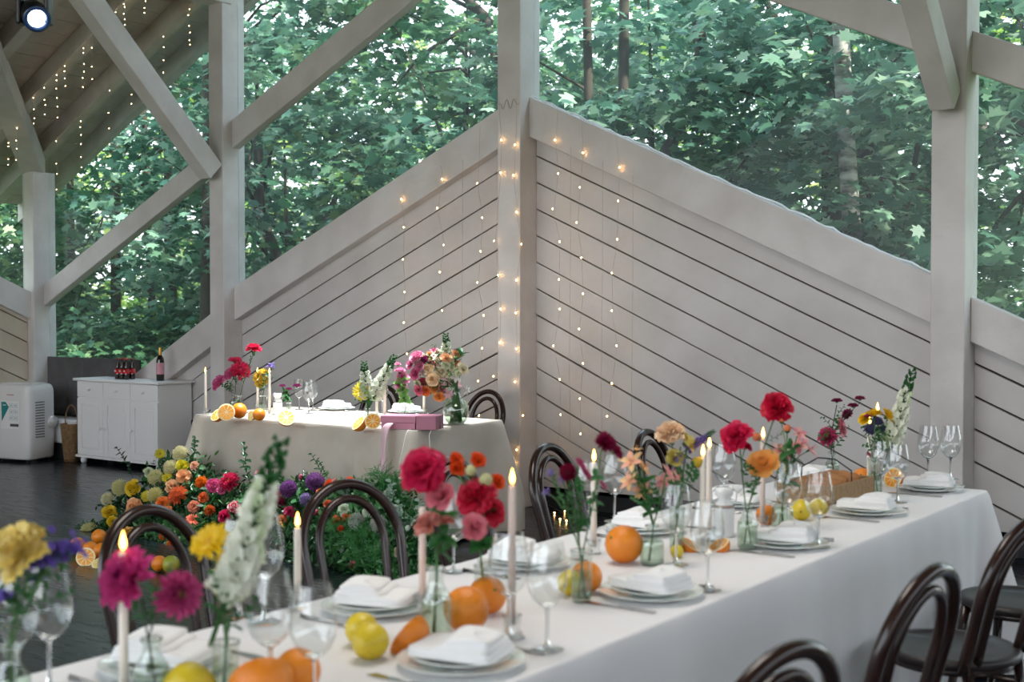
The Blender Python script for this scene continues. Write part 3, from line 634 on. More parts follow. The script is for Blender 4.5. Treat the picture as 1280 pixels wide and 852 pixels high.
# ================================================================ TABLEWARE
def T(x, y, z=TZ): return onZ(x, y, z)
TOP = TZ+.001
def glassproto():
    t = empty('wine_glass', (0, 0, 0), 0, 'x', 'glass')
    m = MB(); out = [(.004, .092), (.018, .099), (.034, .116), (.0435, .140), (.046, .158), (.044, .182), (.038, .215), (.034, .238)]
    inn = [(.0335, .238), (.0372, .214), (.0430, .182), (.0450, .158), (.0425, .141), (.033, .1185), (.017, .104), (0, .101)]
    m.lathe(out, 28); m.obj('bowl', glass, t)
    m = MB(); m.lathe([(0, .1015), (.010, .1015), (.018, .1), (.008, .094), (.0045, .088), (.0038, .06), (.0038, .03), (.006, .012), (.012, .0065), (0, .0065)], 14); m.obj('stem', thickg, t)
    m = MB(); m.lathe([(.005, .0075), (.02, .004), (.036, .0022), (.037, .001), (.034, 0), (0, 0)], 28); m.obj('foot', glass, t)
    return reg(t)
g0 = glassproto(); used = [False]
def glass_at(p, label, s=1, group=None):
    if not used[0]: used[0] = True; g0.location = (p.x, p.y, TOP); g0['label'] = label; g0.scale = (s,)*3; g = g0
    else: g = dup(g0, (p.x, p.y, TOP), random.random()*6, label, None, s)
    if group: g['group'] = group
GG = 'wine glasses on the long table'
for (x, y), lb, s in (((62, 862), 'large wine glass at the lower left, beside the yellow and purple flowers', 1.05),
    ((20, 868), 'wine glass cut by the left edge, behind the yellow and purple flowers', 1.0),
    ((338, 872), 'nearest wine glass in front of the white snapdragon, with an orange seen through it', 1.05),
    ((392, 884), 'wine glass right beside the nearest one, overlapping the folded napkin', .98),
    ((330, 778), 'big wine glass behind the white candle with the bright flame', 1.1),
    ((300, 770), 'wine glass hidden behind the white snapdragon', 1.0),
    ((684, 812), 'wine glass to the right of the pale pink candle, in front of the napkins', 1.0),
    ((636, 797), 'wine glass standing behind the pale pink candle', 1.02),
    ((567, 715), 'wine glass behind the pink roses on the far side', .95),
    ((845, 706), 'left one of the pair of wine glasses behind the near napkin, below the cream carnation', 1.0),
    ((884, 738), 'right one of the pair of wine glasses, in front of the twin candles', 1.0),
    ((768, 652), 'wine glass standing behind the largest orange', 1.0),
    ((905, 633), 'wine glass in front of the wall behind the white flask, tall on the far side', 1.0),
    ((985, 668), 'left one of two wine glasses in front of the lemons by the crate', 1.0),
    ((1023, 684), 'right one of two wine glasses, in front of the wooden crate', 1.0),
    ((1122, 628), 'wine glass beside the napkin in front of the snapdragon', .95),
    ((1102, 622), 'wine glass in front of the clear vase of asters near the end', .95),
    ((1160, 600), 'left one of the last two wine glasses at the far end of the long table', 1.0),
    ((1188, 599), 'right one of the last two wine glasses at the far end of the long table', 1.0),
    ((735, 660), 'wine glass half hidden behind the crimson aster', .95)):
    glass_at(T(x, y), lb, s, GG)
GH = 'wine glasses on the head table'
for (x, y), lb in (((374, 512), 'left one of three wine glasses on the head table'), ((386, 517), 'middle one of three wine glasses on the head table'), ((391, 513), 'right one of three wine glasses on the head table'),
    ((478, 516), 'wine glass behind the pair of candles on the head table'), ((333, 512), 'wine glass behind the white candle and yellow roses on the head table')):
    glass_at(T(x, y), lb, .95, GH)
# plates, napkins, cutlery
def plateproto(name, R):
    m = MB(); m.lathe([(0, .004), (R*.55, .004), (R*.6, .0065), (R*.7, .012), (R*.98, .0165), (R, .018), (R*1.0, .0158), (R*.7, .009), (R*.58, .0), (0, 0)], 48)
    return m.mesh(name, porc)
pbig = plateproto('dinner_plate', .137); psm = plateproto('salad_plate', .105)
def napkinmesh(seed):
    rn = random.Random(seed); m = MB()
    def slab(hx, hy, z0, z1, ox, oy, ang, sag):
        n = 18; nl = 6; vs = []; k = 4*n
        R = Matrix.Rotation(ang, 3, 'Z'); rings = []
        for l in range(nl+1):
            f = l/nl; b = math.sin(PI*f)**.35 if 0 < f < 1 else .93
            ring = []
            for j in range(k):
                a = 2*PI*j/k; c, s_ = math.cos(a), math.sin(a); e = .22
                x = math.copysign(abs(c)**e, c)*hx*(.975+.025*b); y = math.copysign(abs(s_)**e, s_)*hy*(.975+.025*b)
                z = z0+(z1-z0)*f+sag*(1-(x/hx)**2)*f+.0025*math.sin(x*40+y*25+seed)*f
                ring.append(R @ V(x, y, 0)+V(ox, oy, z))
            rings.append(ring)
        for fr in (.7, .35, .02):
            ring = [V(p.x*fr+ox*(1-fr), p.y*fr+oy*(1-fr), p.z+sag*(1-fr)*.5+.0015*math.sin(p.x*60*fr)) for p in rings[nl]]; rings.append(ring)
        vs = [p for r in rings for p in r]; L = len(rings)
        m.add(vs, [(i*k+j, i*k+(j+1) % k, (i+1)*k+(j+1) % k, (i+1)*k+j) for i in range(L-1) for j in range(k)]+[tuple(range(k))[::-1]])
    slab(.098, .072, 0, .008, 0, 0, 0, .002); slab(.096, .068, .008, .018, .002, .001, .03, .003); slab(.062, .070, .019, .028, -.026, .002, .05, .004); slab(.05, .064, .028, .039, -.032, .004, .12, .007)
    return m.mesh('napkin', napm)
naps = [napkinmesh(1), napkinmesh(4), napkinmesh(9)]
def flatware():
    k = MB(); k.prism([V(-.11, -.009, 0), V(-.09, -.012, 0), V(0, -.006, 0), V(0, .006, 0), V(-.10, .009, 0)], V(0, 0, .0), V(0, 0, .0022)); k.prism([V(0, -.0055, 0), V(.07, -.008, 0), V(.105, -.008, 0), V(.105, .008, 0), V(.07, .008, 0), V(0, .0055, 0)], V(0, 0, 0), V(0, 0, .005))
    f = MB(); f.tube([V(-.03, 0, .003), V(.03, 0, .004), V(.095, 0, .004)], [.003, .0035, .006], 8); f.prism([V(-.06, -.011, 0), V(-.045, -.012, 0), V(-.03, -.004, 0), V(-.03, .004, 0), V(-.045, .012, 0), V(-.06, .011, 0)], V(0, 0, .001), V(0, 0, .004))
    for i in range(4): y = -.009+i*.006; f.box((-.10, y-.0013, .001), (-.06, y+.0013, .0035))
    return k.mesh('table_knife', steel, False), f.mesh('table_fork', steel)
KM, FM = flatware()
def setting(x, y, ang, where, gp, z=TOP, nap=0, cut=True, na=0.0):
    """ang = direction from the eater to the table centre"""
    o = link('dinner_plate', pbig, loc=(x, y, z)); tag(o, 'large white plate '+where, 'plate', 'dinner plates')
    o = link('salad_plate', psm, loc=(x, y, z+.0085)); tag(o, 'small white plate under the napkin '+where, 'plate', 'salad plates')
    o = link('napkin', naps[nap % 3], loc=(x, y, z+.0265), rot=Matrix.Rotation(ang+na, 3, 'Z')); tag(o, 'folded white napkin '+where, 'napkin', 'folded napkins')
    if cut:
        R = Matrix.Rotation(ang+PI, 3, 'Z'); n = R @ V(0, .165, 0)
        o = link('table_fork', FM, loc=(x+n.x, y+n.y, z), rot=R); tag(o, 'steel fork beside the plate '+where, 'fork', 'forks')
        o = link('table_knife', KM, loc=(x-n.x, y-n.y, z), rot=R); tag(o, 'steel knife beside the plate '+where, 'knife', 'knives')
SR = -1.668; 
for (x, y), wh, na in (((SR-.03, 5.26), 'at the far right end, below the last two glasses', .2), ((SR-.02, 4.53), 'in front of the wooden crate', .1), ((SR, 3.76), 'in front of the two red carnations', .15),
    ((SR+.01, 2.9), 'in front of the bottle of pale lilies', -.1), ((SR+.012, 2.1), 'nearest the bottom middle of the photo', .2)):
    setting(x, y, PI, wh, '', nap=int(y*3), na=na)
for (x, y), wh, na in (((-2.15, 5.2), 'on the far side, hidden behind the crate', 0), ((-2.16, 4.42), 'on the far side, behind the white flask', .1), ((-2.15, 3.72), 'on the far side, just left of the largest orange', -.1), ((-2.15, 3.02), 'on the far side, behind the pale pink candle', .2),
    ((-2.13, 2.36), 'on the far side, behind the two lemons', .3), ((-2.14, 1.72), 'at the lower left behind the pink dahlias', .3)):
    setting(x, y, 0, wh, '', nap=int(y*5), na=na)
for (px, py), wh in (((421, 512), 'on the head table, right of the three glasses'), ((508, 516), 'on the head table, behind the pink box')):
    p = T(px, py); setting(p.x, p.y, PI/2, wh, '', nap=1, na=.1)
# candles
def candle(base, h, label, lit=True, m=wax, r=.0092, holder='glass', hl=None):
    hh = .035 if holder == 'glass' else .012
    if holder == 'glass':
        k = MB(); k.lathe([(0, 0), (.024, 0), (.025, .004), (.018, .012), (.021, .03), (.023, .045), (.0205, .045), (.0185, .03), (.0125, .022), (0, .02)], 20); o = k.obj('candle_holder', glass, loc=(base.x, base.y, TOP)); tag(o, 'glass holder under the '+' '.join(label.split(',')[0].split()[:12]), 'candle holder')
        hh = .022
    t = empty('candle', (base.x, base.y, TOP+hh), 0, label, 'candle')
    k = MB(); k.lathe([(0, 0), (r, 0), (r*.97, h*.5), (r*.88, h*.96), (r*.8, h-.003), (r*.35, h-.001), (0, h-.004)], 18); k.obj('candle_body', m, t)
    k = MB(); k.tube([V(0, 0, h-.006), V(.0006, 0, h+.004), V(.002, 0, h+.009)], .0009, 5); k.obj('wick', wickm, t)
    if lit:
        k = MB(); k.lathe([(0, 0), (.0035, .003), (.0058, .009), (.0055, .016), (.0032, .026), (.001, .034), (0, .037)], 14, org=(.001, 0, h+.002)); k.obj('flame', flamem, t)
def candle_to(base, fx, fy, label, **kw):   # candle standing at base whose flame reaches pixel row fy
    d = depth((base.x, base.y, TZ)); top_ = onD(fx, fy, d).z; candle(base, max(.1, top_-TOP-.022-.02), label, **kw)
for (x, y), (fx, fy), lb, kw in (((155, 882), (160, 674), 'nearest white candle with a tall flame above the pink dahlias', {}),
    ((372, 760), (372, 648), 'white candle with bright flame left of the folded napkin, before a chair', {}),
    ((528, 765), (531, 622), 'blush unlit candle behind the big red carnation', dict(m=pinkwax, lit=False)),
    ((640, 792), (642, 594), 'blush candle with a flame in the middle of the photo, left of the purple asters', dict(m=pinkwax)),
    ((742, 692), (742, 568), 'white candle with a flame just left of the crimson aster', {}),
    ((878, 690), (880, 562), 'left and nearer one of the twin candles below the purple spike', {}),
    ((886, 676), (889, 552), 'right and farther one of the twin candles below the purple spike', {}),
    ((953, 660), (955, 540), 'blush candle with a flame between the two red carnations', dict(m=pinkwax)),
    ((1086, 612), (1086, 524), 'white candle whose flame shows just left of the yellow blooms at the far end', {}),
    ((1096, 606), (1094, 508), 'white candle whose flame stands highest at the far end of the long table', {})):
    candle_to(T(x, y), fx, fy, lb, **kw)
for (x, y), (fx, fy), lb, kw in (((257, 518), (258, 462), 'white candle on the left corner of the head table', {}), ((322, 512), (322, 462), 'white candle behind the yellow roses on the head table', {}),
    ((337, 521), (337, 463), 'white candle in front of the yellow roses on the head table', {}), ((471, 527), (470, 482), 'white candle right of the yellow daisy on the head table', dict(lit=False)),
    ((481, 523), (481, 470), 'blush candle beside the wine glass on the head table', dict(m=pinkwax)), ((530, 518), (530, 470), 'white unlit candle in front of the big bouquet', dict(lit=False))):
    candle_to(T(x, y), fx, fy, lb, **kw)
# vases
def vase(base, kind, h, r, label, name='bud_vase', fill=.6, z=TOP):
    t = empty(name, (base.x, base.y, z), random.random()*6, label, 'vase')
    if kind == 'bottle': pr = [(0, .004), (r*.9, .004), (r, .012), (r, h*.52), (r*.93, h*.62), (r*.55, h*.76), (r*.45, h*.84), (r*.45, h*.95), (r*.56, h*.97), (r*.56, h)]
    elif kind == 'round': pr = [(0, .006), (r*.55, .006), (r*.85, h*.12), (r, h*.32), (r*.96, h*.5), (r*.7, h*.68), (r*.36, h*.8), (r*.33, h*.92), (r*.42, h)]
    else: pr = [(0, .01), (r*.85, .01), (r*.95, .02), (r*.93, h*.6), (r, h)]
    m = MB(); m.lathe(pr, 28); m.lathe([(0, 0), (pr[1][0]*.98, 0), (pr[2][0], pr[2][1])], 28); m.obj('vase_wall', vaseg, t)
    m = MB(); wl = h*fill; q = [(0, .008)]+[(a*.94, b+.003) for a, b in pr[1:] if b < wl]; last = q[-1][0]; q += [(last, wl), (0, wl)]; m.lathe(q, 22); m.obj('water', water, t)
    m = MB(); m.lathe([(pr[-1][0], h-.003), (pr[-1][0]+.002, h), (pr[-1][0], h+.003), (pr[-1][0]-.002, h), (pr[-1][0], h-.003)], 24); m.obj('rim', thickg, t)
    return (base, h)
# flowers ------------------------------------------------------------------
BL = {}
def ortho(axis, ang):
    R = frame(axis); return R @ Matrix.Rotation(ang, 3, 'Z')
def ring(m, n, L, W, elev, r0, z0, cup, curl, mi=0, rn=random, jit=.12, nu=3, ruffle=0, tip=.3, base=.25):
    for i in range(n):
        a = 2*PI*i/n+rn.uniform(-jit, jit)*2; e = elev+rn.uniform(-jit, jit)
        R = Matrix.Rotation(a, 3, 'Z') @ Matrix.Rotation(-e, 3, 'Y'); o = V(r0*math.cos(a), r0*math.sin(a), z0)
        m.petal(o, R, L*rn.uniform(.88, 1.1), W, cup, curl, tip, nu, mi, ruffle=ruffle, base=base)
def bloom_mesh(kind, col, col2=None):
    key = (kind, col, col2)
    if key in BL: return BL[key]
    rn = random.Random(len(BL)*7+3); random.seed(len(BL)); m = MB(); pm = petalmat(col); pm2 = petalmat(col2) if col2 else pm; mats = [pm, pm2, leafg]
    if kind == 'carnation':
        for k, (n, L, e) in enumerate(((12, 1.0, .05), (12, .95, .35), (11, .9, .65), (10, .82, .95), (8, .72, 1.2), (6, .6, 1.42))): ring(m, n, L, .62, e, .06, .0+.03*k, .1, -.08, k % 2, rn, .2, 4, ruffle=.11, tip=.05, base=.15)
        m.lathe([(0, -.75), (.16, -.72), (.2, -.3), (.26, .02)], 10, 2)
    elif kind == 'rose':
        for k, (n, L, W, e, r0) in enumerate(((6, 1.0, 1.05, .35, .12), (6, .9, .95, .7, .12), (5, .82, .85, 1.0, .1), (5, .72, .7, 1.2, .07), (4, .62, .5, 1.38, .05), (3, .55, .35, 1.5, .02))): ring(m, n, L, W, e, r0, -.05+.05*k, .22, .25 if k > 2 else -.12, 1 if k > 3 else 0, rn, .1, 4, tip=.02, base=.4)
        m.lathe([(0, -.35), (.14, -.3), (.22, -.05)], 8, 2)
    elif kind == 'dahlia':
        for k, (n, L, e) in enumerate(((16, 1.0, .0), (16, .96, .22), (15, .88, .45), (13, .76, .7), (11, .62, .95), (8, .48, 1.2), (6, .36, 1.4))): ring(m, n, L, .32, e, .05, .02*k, .45, .12, 1 if k > 4 else 0, rn, .07, 3, tip=.4, base=.4)
        m.lathe([(0, -.25), (.2, -.2), (.28, -.02)], 10, 2)
    elif kind == 'daisy':
        for k, (n, L, e) in enumerate(((20, 1.0, .02), (20, .92, .22), (16, .7, .45))): ring(m, n, L, .22, e, .1, .02*k, .25, -.1, 0, rn, .05, 3, tip=.3, base=.4)
        m.lathe([(0, .18), (.12, .17), (.22, .1), (.26, 0), (.2, -.15), (0, -.2)], 14, 1)
    elif kind == 'pompom':
        for i in range(170):
            z = 1-2*(i+.5)/170*.86; a = i*2.39996; r = math.sqrt(max(0, 1-z*z)); d = V(r*math.cos(a), r*math.sin(a), z); m.petal(d*.55, ortho(d, a) @ Matrix.Rotation(-PI/2, 3, 'Y'), .45*rn.uniform(.85, 1.15), .15, .5, .3, .3, 2, i % 2, base=.5)
        m.lathe([(0, -.6), (.4, -.4), (.6, 0), (.4, .4), (0, .6)], 12, 0)
    elif kind == 'lily':
        for (n, L, e, o) in ((3, 1.0, .55, 0), (3, .92, .65, PI/3)):
            for i in range(n):
                a = 2*PI*i/n+o; R = Matrix.Rotation(a, 3, 'Z') @ Matrix.Rotation(-e, 3, 'Y'); m.petal(V(0, 0, -.35), R, L*1.1, .52, .2, -.35, .55, 5, 0 if o else 1, base=.2)
        for i in range(5): a = i*1.25; m.tube([V(0, 0, -.2), V(.12*math.cos(a), .12*math.sin(a), .3), V(.25*math.cos(a), .25*math.sin(a), .5)], .015, 4, 1)
        m.lathe([(0, -.6), (.07, -.55), (.1, -.3)], 8, 2)
    elif kind == 'cluster':    # statice head, many tiny florets
        for i in range(26):
            c = V(rn.gauss(0, .42), rn.gauss(0, .42), rn.uniform(-.5, .35)); 
            for j in range(5): R = Matrix.Rotation(j*1.256+i, 3, 'Z') @ Matrix.Rotation(-.6, 3, 'Y'); m.petal(c, R, .3, .22, .2, .1, .1, 2, i % 2, base=.5)
            m.tube([V(c.x*.2, c.y*.2, -.9), c], .02, 4, 2)
    elif kind == 'spike':      # snapdragon or liatris: florets along an axis 0..1
        for i in range(60):
            t = i/59; z = t; a = i*2.4; sz = .15*(1-t*.75)*rn.uniform(.85, 1.2); d = V(math.cos(a), math.sin(a), .35); mi = 0 if t < .72 else 2; mi = 1 if (mi == 0 and i % 5 == 0) else mi
            for j in range(5): R = ortho(d, j*1.256) @ Matrix.Rotation(-.7, 3, 'Y'); m.petal(V(0, 0, z)+d*.035, R, sz, sz*.8, .25, .35, .05, 3, mi, ruffle=.08, base=.5)
            m.tube([V(0, 0, z-.01), V(0, 0, z)+d*.05], .02*(1-t*.6), 4, 2)
        m.tube([V(0, 0, -.3), V(0, 0, .5), V(0, 0, 1.0)], [.02, .016, .005], 6, 2)
    elif kind == 'craspedia' or kind == 'bud':
        m.lathe([(0, -.7), (.4, -.6), (.7, -.1), (.62, .4), (.3, .8), (0, .9)], 12, 0); ring(m, 7, .9, .5, 1.25, .25, -.1, .3, .3, 1, rn, .1, 3); m.lathe([(0, -.8), (.35, -.72), (.6, -.3)], 10, 2)
    me = m.mesh('bloom_'+kind, mats); BL[key] = me; return me
LM = {}
def sprig_mesh(m_, kind='oval', n=8, seed=0):
    key = (m_.name, kind, n, seed)
    if key in LM: return LM[key]
    rn = random.Random(seed+5); m = MB()
    if kind == 'oval':     # small leaves along a curved twig of length 1
        m.tube([V(.08*math.sin(t*2), 0, t) for t in np.linspace(0, 1, 6)], .012, 5)
        for i in range(n):
            t = .15+.85*i/(n-1); a = i*PI+rn.uniform(-.6, .6); R = Matrix.Rotation(a, 3, 'Z') @ Matrix.Rotation(-rn.uniform(.2, .8), 3, 'Y'); m.petal(V(.08*math.sin(t*2), 0, t), R, .30*(1.15-t*.5), .17, .25, -.2, .6, 4, base=.2)
    elif kind == 'broad':
        m.tube([V(0, 0, 0), V(.02, 0, .3)], .012, 5)
        for i in range(n): R = Matrix.Rotation(i*2.4, 3, 'Z') @ Matrix.Rotation(-rn.uniform(.3, 1.0), 3, 'Y'); m.petal(V(0, 0, .12*i/n), R, .8*rn.uniform(.7, 1.1), .42, .2, -.3, .6, 5, base=.15)
    else:                  # feathery fern
        for i in range(n*5):
            t = rn.uniform(.1, 1); a = rn.uniform(0, 2*PI); d = V(math.cos(a), math.sin(a), rn.uniform(.1, .9)).normalized(); p = V(0, 0, t*.6); q = p+d*rn.uniform(.25, .55)*(1.2-t*.6)
            m.tube([p, (p+q)/2+V(0, 0, .03), q], .005, 3, caps=False)
            for k in range(7): s = k/7; b = p.lerp(q, .2+s*.8); e = V(rn.uniform(-1, 1), rn.uniform(-1, 1), rn.uniform(-.3, 1)).normalized()*.09; c = e.cross(d)*.06; m.add([b, b+e*.5+c, b+e, b+e*.5-c], [(0, 1, 2, 3)])
        m.tube([V(0, 0, 0), V(0, 0, .6)], .01, 5)
    me = m.mesh('leaf', m_); LM[key] = me; return me
CATS = {'carnation': 'carnation', 'rose': 'rose', 'dahlia': 'dahlia', 'daisy': 'daisy', 'pompom': 'chrysanthemum', 'lily': 'lily', 'cluster': 'statice', 'spike': 'snapdragon', 'craspedia': 'flower_bud', 'bud': 'flower_bud'}
def flower(vs, heads, label, kind, col, col2=None, stem=stemm, leaf=leafg, nleaf=2, lk='oval', ls=.07, name=None, dd=0.0, z=TOP):
    """one cut stem in a vase; heads = [(px, py, radius_px, facing)] measured on the photograph at the vase's own distance (+dd)"""
    base, h = vs; n_ = name or CATS[kind]; rn = random.Random(hash((round(heads[0][0]), round(heads[0][1]))))
    a = rn.uniform(0, 6); b0 = V(base.x+.012*math.cos(a), base.y+.012*math.sin(a), z+.012); t = empty(n_, b0, 0, label, 'flower')
    d = depth((base.x, base.y, TZ))+dd; neck = V(base.x, base.y, z+h)-b0; neck += V(-.006*math.cos(a), -.006*math.sin(a), 0); first = None
    m = MB(); tw = []
    for i, (px, py, rp, fc) in enumerate(heads):
        P = onD(px, py, d+rn.uniform(-.015, .015)+.012*i)-b0; r = rp*d/FPX*(1 if kind == 'spike' else 1.13)
        if kind == 'spike':
            Q = onD(fc[0], fc[1], d)-b0; L = (P-Q).length; ax = (P-Q).normalized()   # P = tip, Q = start of florets
            mid = neck.lerp(Q, .5)+V(0, 0, .01); pts = [V(0, 0, 0), neck, mid, Q]; m.tube(pts, .0028, 6)
            link(kind and 'bloom', bloom_mesh(kind, col, col2), t, Q, frame(ax) @ Matrix.Rotation(a, 3, 'Z'), (r/.16*1.0, r/.16*1.0, L)); first = first or Q; continue
        fd = toward(*fc); end = P-fd*r*.55
        br = neck if first is None else neck.lerp(first, .45)
        c1 = br.lerp(end, .5)+V(rn.uniform(-.008, .008), rn.uniform(-.008, .008), .012); pts = ([V(0, 0, 0), neck] if first is None else [br])+[c1, end]
        m.tube(pts, .0021 if first is None else .0015, 6); first = first or end
        link('bloom', bloom_mesh(kind, col, col2), t, P, frame(fd) @ Matrix.Rotation(rn.uniform(0, 6), 3, 'Z'), r)
    m.obj('stem', stem, t)
    for k in range(nleaf):
        p = neck.lerp(first, .12+.7*(k+.5)/max(1, nleaf)); dr = V(rn.uniform(-1, 1), rn.uniform(-1, 1), rn.uniform(.3, 1.1)).normalized()
        link('leaf', sprig_mesh(leaf, lk, 6 if lk == 'oval' else 3, k), t, p, frame(dr), ls*rn.uniform(.8, 1.25))
    return t
UP = (0, 0, 1); F1 = (.35, -.7, .5); F2 = (-.4, -.6, .6); F3 = (.6, -.5, .3); FL = (-.6, -.5, .5); FR = (.7, -.2, .5); FD = (.3, -.95, .05)
# ---------------------------------------------------------------- vases and cut flowers, long table
v = vase(T(14, 905), 'bottle', .14, .036, 'clear vase cut by the lower left corner, holding yellow and purple flowers')
flower(v, [(28, 690, 34, F2), (-8, 690, 26, FL)], 'cream-yellow carnation at the lower left edge', 'carnation', '#e8cf72', '#efdc93', ls=.1)
flower(v, [(72, 690, 24, FR), (92, 682, 17, FR), (50, 700, 22, UP), (45, 722, 10, F1)], 'purple statice leaning right above the large wine glass at the lower left', 'cluster', '#6d55b5', '#7c62c4', nleaf=3, ls=.09)
flower(v, [(5, 745, 14, FL)], 'small purple statice low at the left edge', 'cluster', '#6d55b5', '#7c62c4', nleaf=3, ls=.09)
v = vase(T(190, 885), 'bottle', .13, .034, 'clear vase holding the pink dahlias at the lower left')
flower(v, [(163, 724, 37, (-.45, -.7, .45))], 'large magenta-pink dahlia in front of the nearest candle flame', 'dahlia', '#d84a95', '#a01a66', stem=stemd, nleaf=3, ls=.07)
flower(v, [(222, 742, 28, (.5, -.75, .1))], 'smaller pink dahlia drooping right of the magenta one', 'dahlia', '#cf5590', '#d8b38a', stem=stemd, nleaf=2, ls=.06)
v = vase(T(282, 878), 'plain', .115, .027, 'clear vase holding the tall white snapdragon at the lower left')
flower(v, [(352, 550, 25, (283, 748))], 'tall white snapdragon with a green tip in the left foreground', 'spike', '#f4f6ea', '#e3ecd0', nleaf=2, ls=.07)
flower(v, [(262, 676, 23, (-.3, -.6, .6)), (285, 700, 14, F1)], 'yellow bloom left of the tall white snapdragon', 'daisy', '#ecc81a', '#d9a80f', nleaf=1)
flower(v, [(292, 748, 12, F1), (318, 700, 13, F1)], 'small white blossoms low on the left foreground vase', 'lily', '#f2f2ea', '#e3e9cf', nleaf=2)
v = vase(T(545, 802), 'bottle', .165, .036, 'slender clear bottle between the orange wedge and the whole orange')
flower(v, [(530, 588, 27, (-.3, -.8, .45))], 'biggest crimson-pink carnation above the blush unlit candle', 'carnation', '#d01a4c', '#de2f62', nleaf=1, ls=.05)
flower(v, [(553, 622, 17, F2), (592, 660, 15, F1)], 'pink spray rose below the crimson-pink carnation', 'rose', '#dd7f8d', '#c9596f', nleaf=3, lk='broad', ls=.06)
flower(v, [(535, 656, 16, (-.5, -.3, .8)), (558, 652, 9, UP)], 'pale salmon carnation crossing the blush unlit candle', 'carnation', '#e79b8d', '#eeb0a2', nleaf=1, ls=.05)
v = vase(T(604, 768), 'plain', .12, .022, 'narrow clear vase behind the whole orange')
flower(v, [(596, 622, 23, F2), (614, 640, 17, F1)], 'bright crimson carnation pair in the middle of the photo', 'carnation', '#d01c42', '#dd3a58', nleaf=4, lk='broad', ls=.06)
flower(v, [(570, 574, 8, F1), (571, 586, 9, F1), (597, 575, 9, F1), (621, 602, 9, F1)], 'small orange spray roses above the crimson pair', 'rose', '#e5561c', '#ef6b22', nleaf=2, ls=.05)
flower(v, [(588, 588, 9, F1), (607, 600, 11, F1)], 'pale green buds among the orange spray roses', 'bud', '#cfd09a', '#b7c183', nleaf=4, lk='broad', ls=.055)
v = vase(T(727, 752), 'plain', .13, .028, 'frosted clear vase holding crimson asters and lilac sprigs')
flower(v, [(710, 590, 10, F2)], 'dark red round bloom among the asters', 'pompom', '#7d0f33', '#96183f', nleaf=4)
flower(v, [(726, 580, 9, FR), (733, 592, 9, FR), (754, 606, 6, FR)], 'pink aster heads right of the dark red round bloom', 'daisy', '#c6447c', '#8f2a4c', nleaf=4)
flower(v, [(756, 554, 13, F1), (768, 565, 11, FR)], 'crimson aster pair touching the white candle flame', 'dahlia', '#8c1240', '#a31a50', nleaf=3, lk='broad', ls=.05)
flower(v, [(688, 591, 5, F2), (684, 615, 5, FL), (703, 600, 5, F2)], 'lilac sprig leaning left over the long table', 'cluster', '#9a86c4', '#8674b4', nleaf=5, ls=.06)
v = vase(T(815, 706), 'bottle', .115, .035, 'clear square-shouldered bottle beside the largest orange')
flower(v, [(788, 575, 14, F2), (785, 600, 13, FL), (803, 612, 14, FD)], 'salmon lily cluster above the largest orange', 'lily', '#eeb096', '#e8c08a', nleaf=5, ls=.06)
flower(v, [(806, 583, 13, FR), (796, 560, 8, UP)], 'apricot lily bloom right of the salmon cluster', 'lily', '#e9bd83', '#e3a86a', nleaf=4, lk='broad', ls=.06)
flower(v, [(838, 590, 13, FR), (829, 602, 11, FD), (848, 596, 9, FR)], 'pink lily blooms over the rim of the left wine glass', 'lily', '#e597a0', '#edb7a5', nleaf=3)
v = vase(T(846, 690), 'plain', .135, .024, 'green-tinted narrow vase below the cream carnation')
flower(v, [(838, 543, 17, (-.2, -.4, .9))], 'cream peach carnation in front of the wall', 'carnation', '#ecc9a4', '#f0d7b8', nleaf=2, lk='broad', ls=.06)
flower(v, [(857, 554, 12, FR), (843, 573, 11, F1)], 'pale yellow rose below the cream carnation', 'rose', '#dfd07a', '#e8dc97', nleaf=3)
flower(v, [(871, 578, 9, FR)], 'round yellow bud left of the twin flames', 'craspedia', '#cfae2a', '#ddc03a', nleaf=3)
flower(v, [(893, 538, 6, (858, 562))], 'thin purple spike leaning right over the twin candles', 'spike', '#8d78b8', '#7a66a8', name='liatris', nleaf=1)
flower(v, [(848, 574, 7, F1), (842, 585, 5, F1)], 'small purple florets below the pale yellow rose', 'cluster', '#7f6cb0', '#9180bf', nleaf=3)
v = vase(T(934, 686), 'bottle', .135, .031, 'clear bottle holding the two red carnations')
flower(v, [(921, 547, 19, F2), (934, 559, 6, FR)], 'red-pink carnation left of the flame with a lighter bud', 'carnation', '#d2184a', '#dd2c5c', nleaf=1, ls=.05)
flower(v, [(971, 510, 19, (0, -.7, .7))], 'highest red carnation in front of the wall', 'carnation', '#c91038', '#d62248', nleaf=3, ls=.06)
flower(v, [(955, 581, 17, (-.3, -.7, .6))], 'apricot orange rose below the highest red carnation', 'rose', '#efae5b', '#f2bd72', nleaf=3)
v = vase(T(978, 662), 'bottle', .12, .037, 'clear jar left of the lemons')
flower(v, [(975, 562, 10, F1), (982, 572, 8, FD)], 'pale pink lily low beside the apricot rose', 'lily', '#e8a79c', '#f0bcae', nleaf=3)
flower(v, [(1000, 541, 10, F1), (998, 556, 12, F2), (1015, 560, 13, FR)], 'pale pink snapdragon blossoms above the pair of glasses', 'lily', '#eab4ab', '#e08f98', nleaf=5, lk='broad', ls=.06)
flower(v, [(984, 536, 6, UP), (946, 546, 7, FL), (977, 525, 5, UP)], 'small coral bud and green sprig behind the highest carnation', 'bud', '#d8764a', '#e28d8d', nleaf=6, lk='broad', ls=.05)
v = vase(T(1040, 600), 'bottle', .12, .03, 'clear bottle standing behind the wooden crate')
flower(v, [(1035, 546, 12, (-.4, -.7, .5)), ], 'pink dahlia above the crate', 'dahlia', '#d0517f', '#dfa65f', stem=stemd, nleaf=4)
flower(v, [(1052, 534, 12, (.8, -.4, .2))], 'light pink daisy dahlia seen from the side above the crate', 'daisy', '#dd8396', '#3c4a24', stem=stemd, nleaf=4)
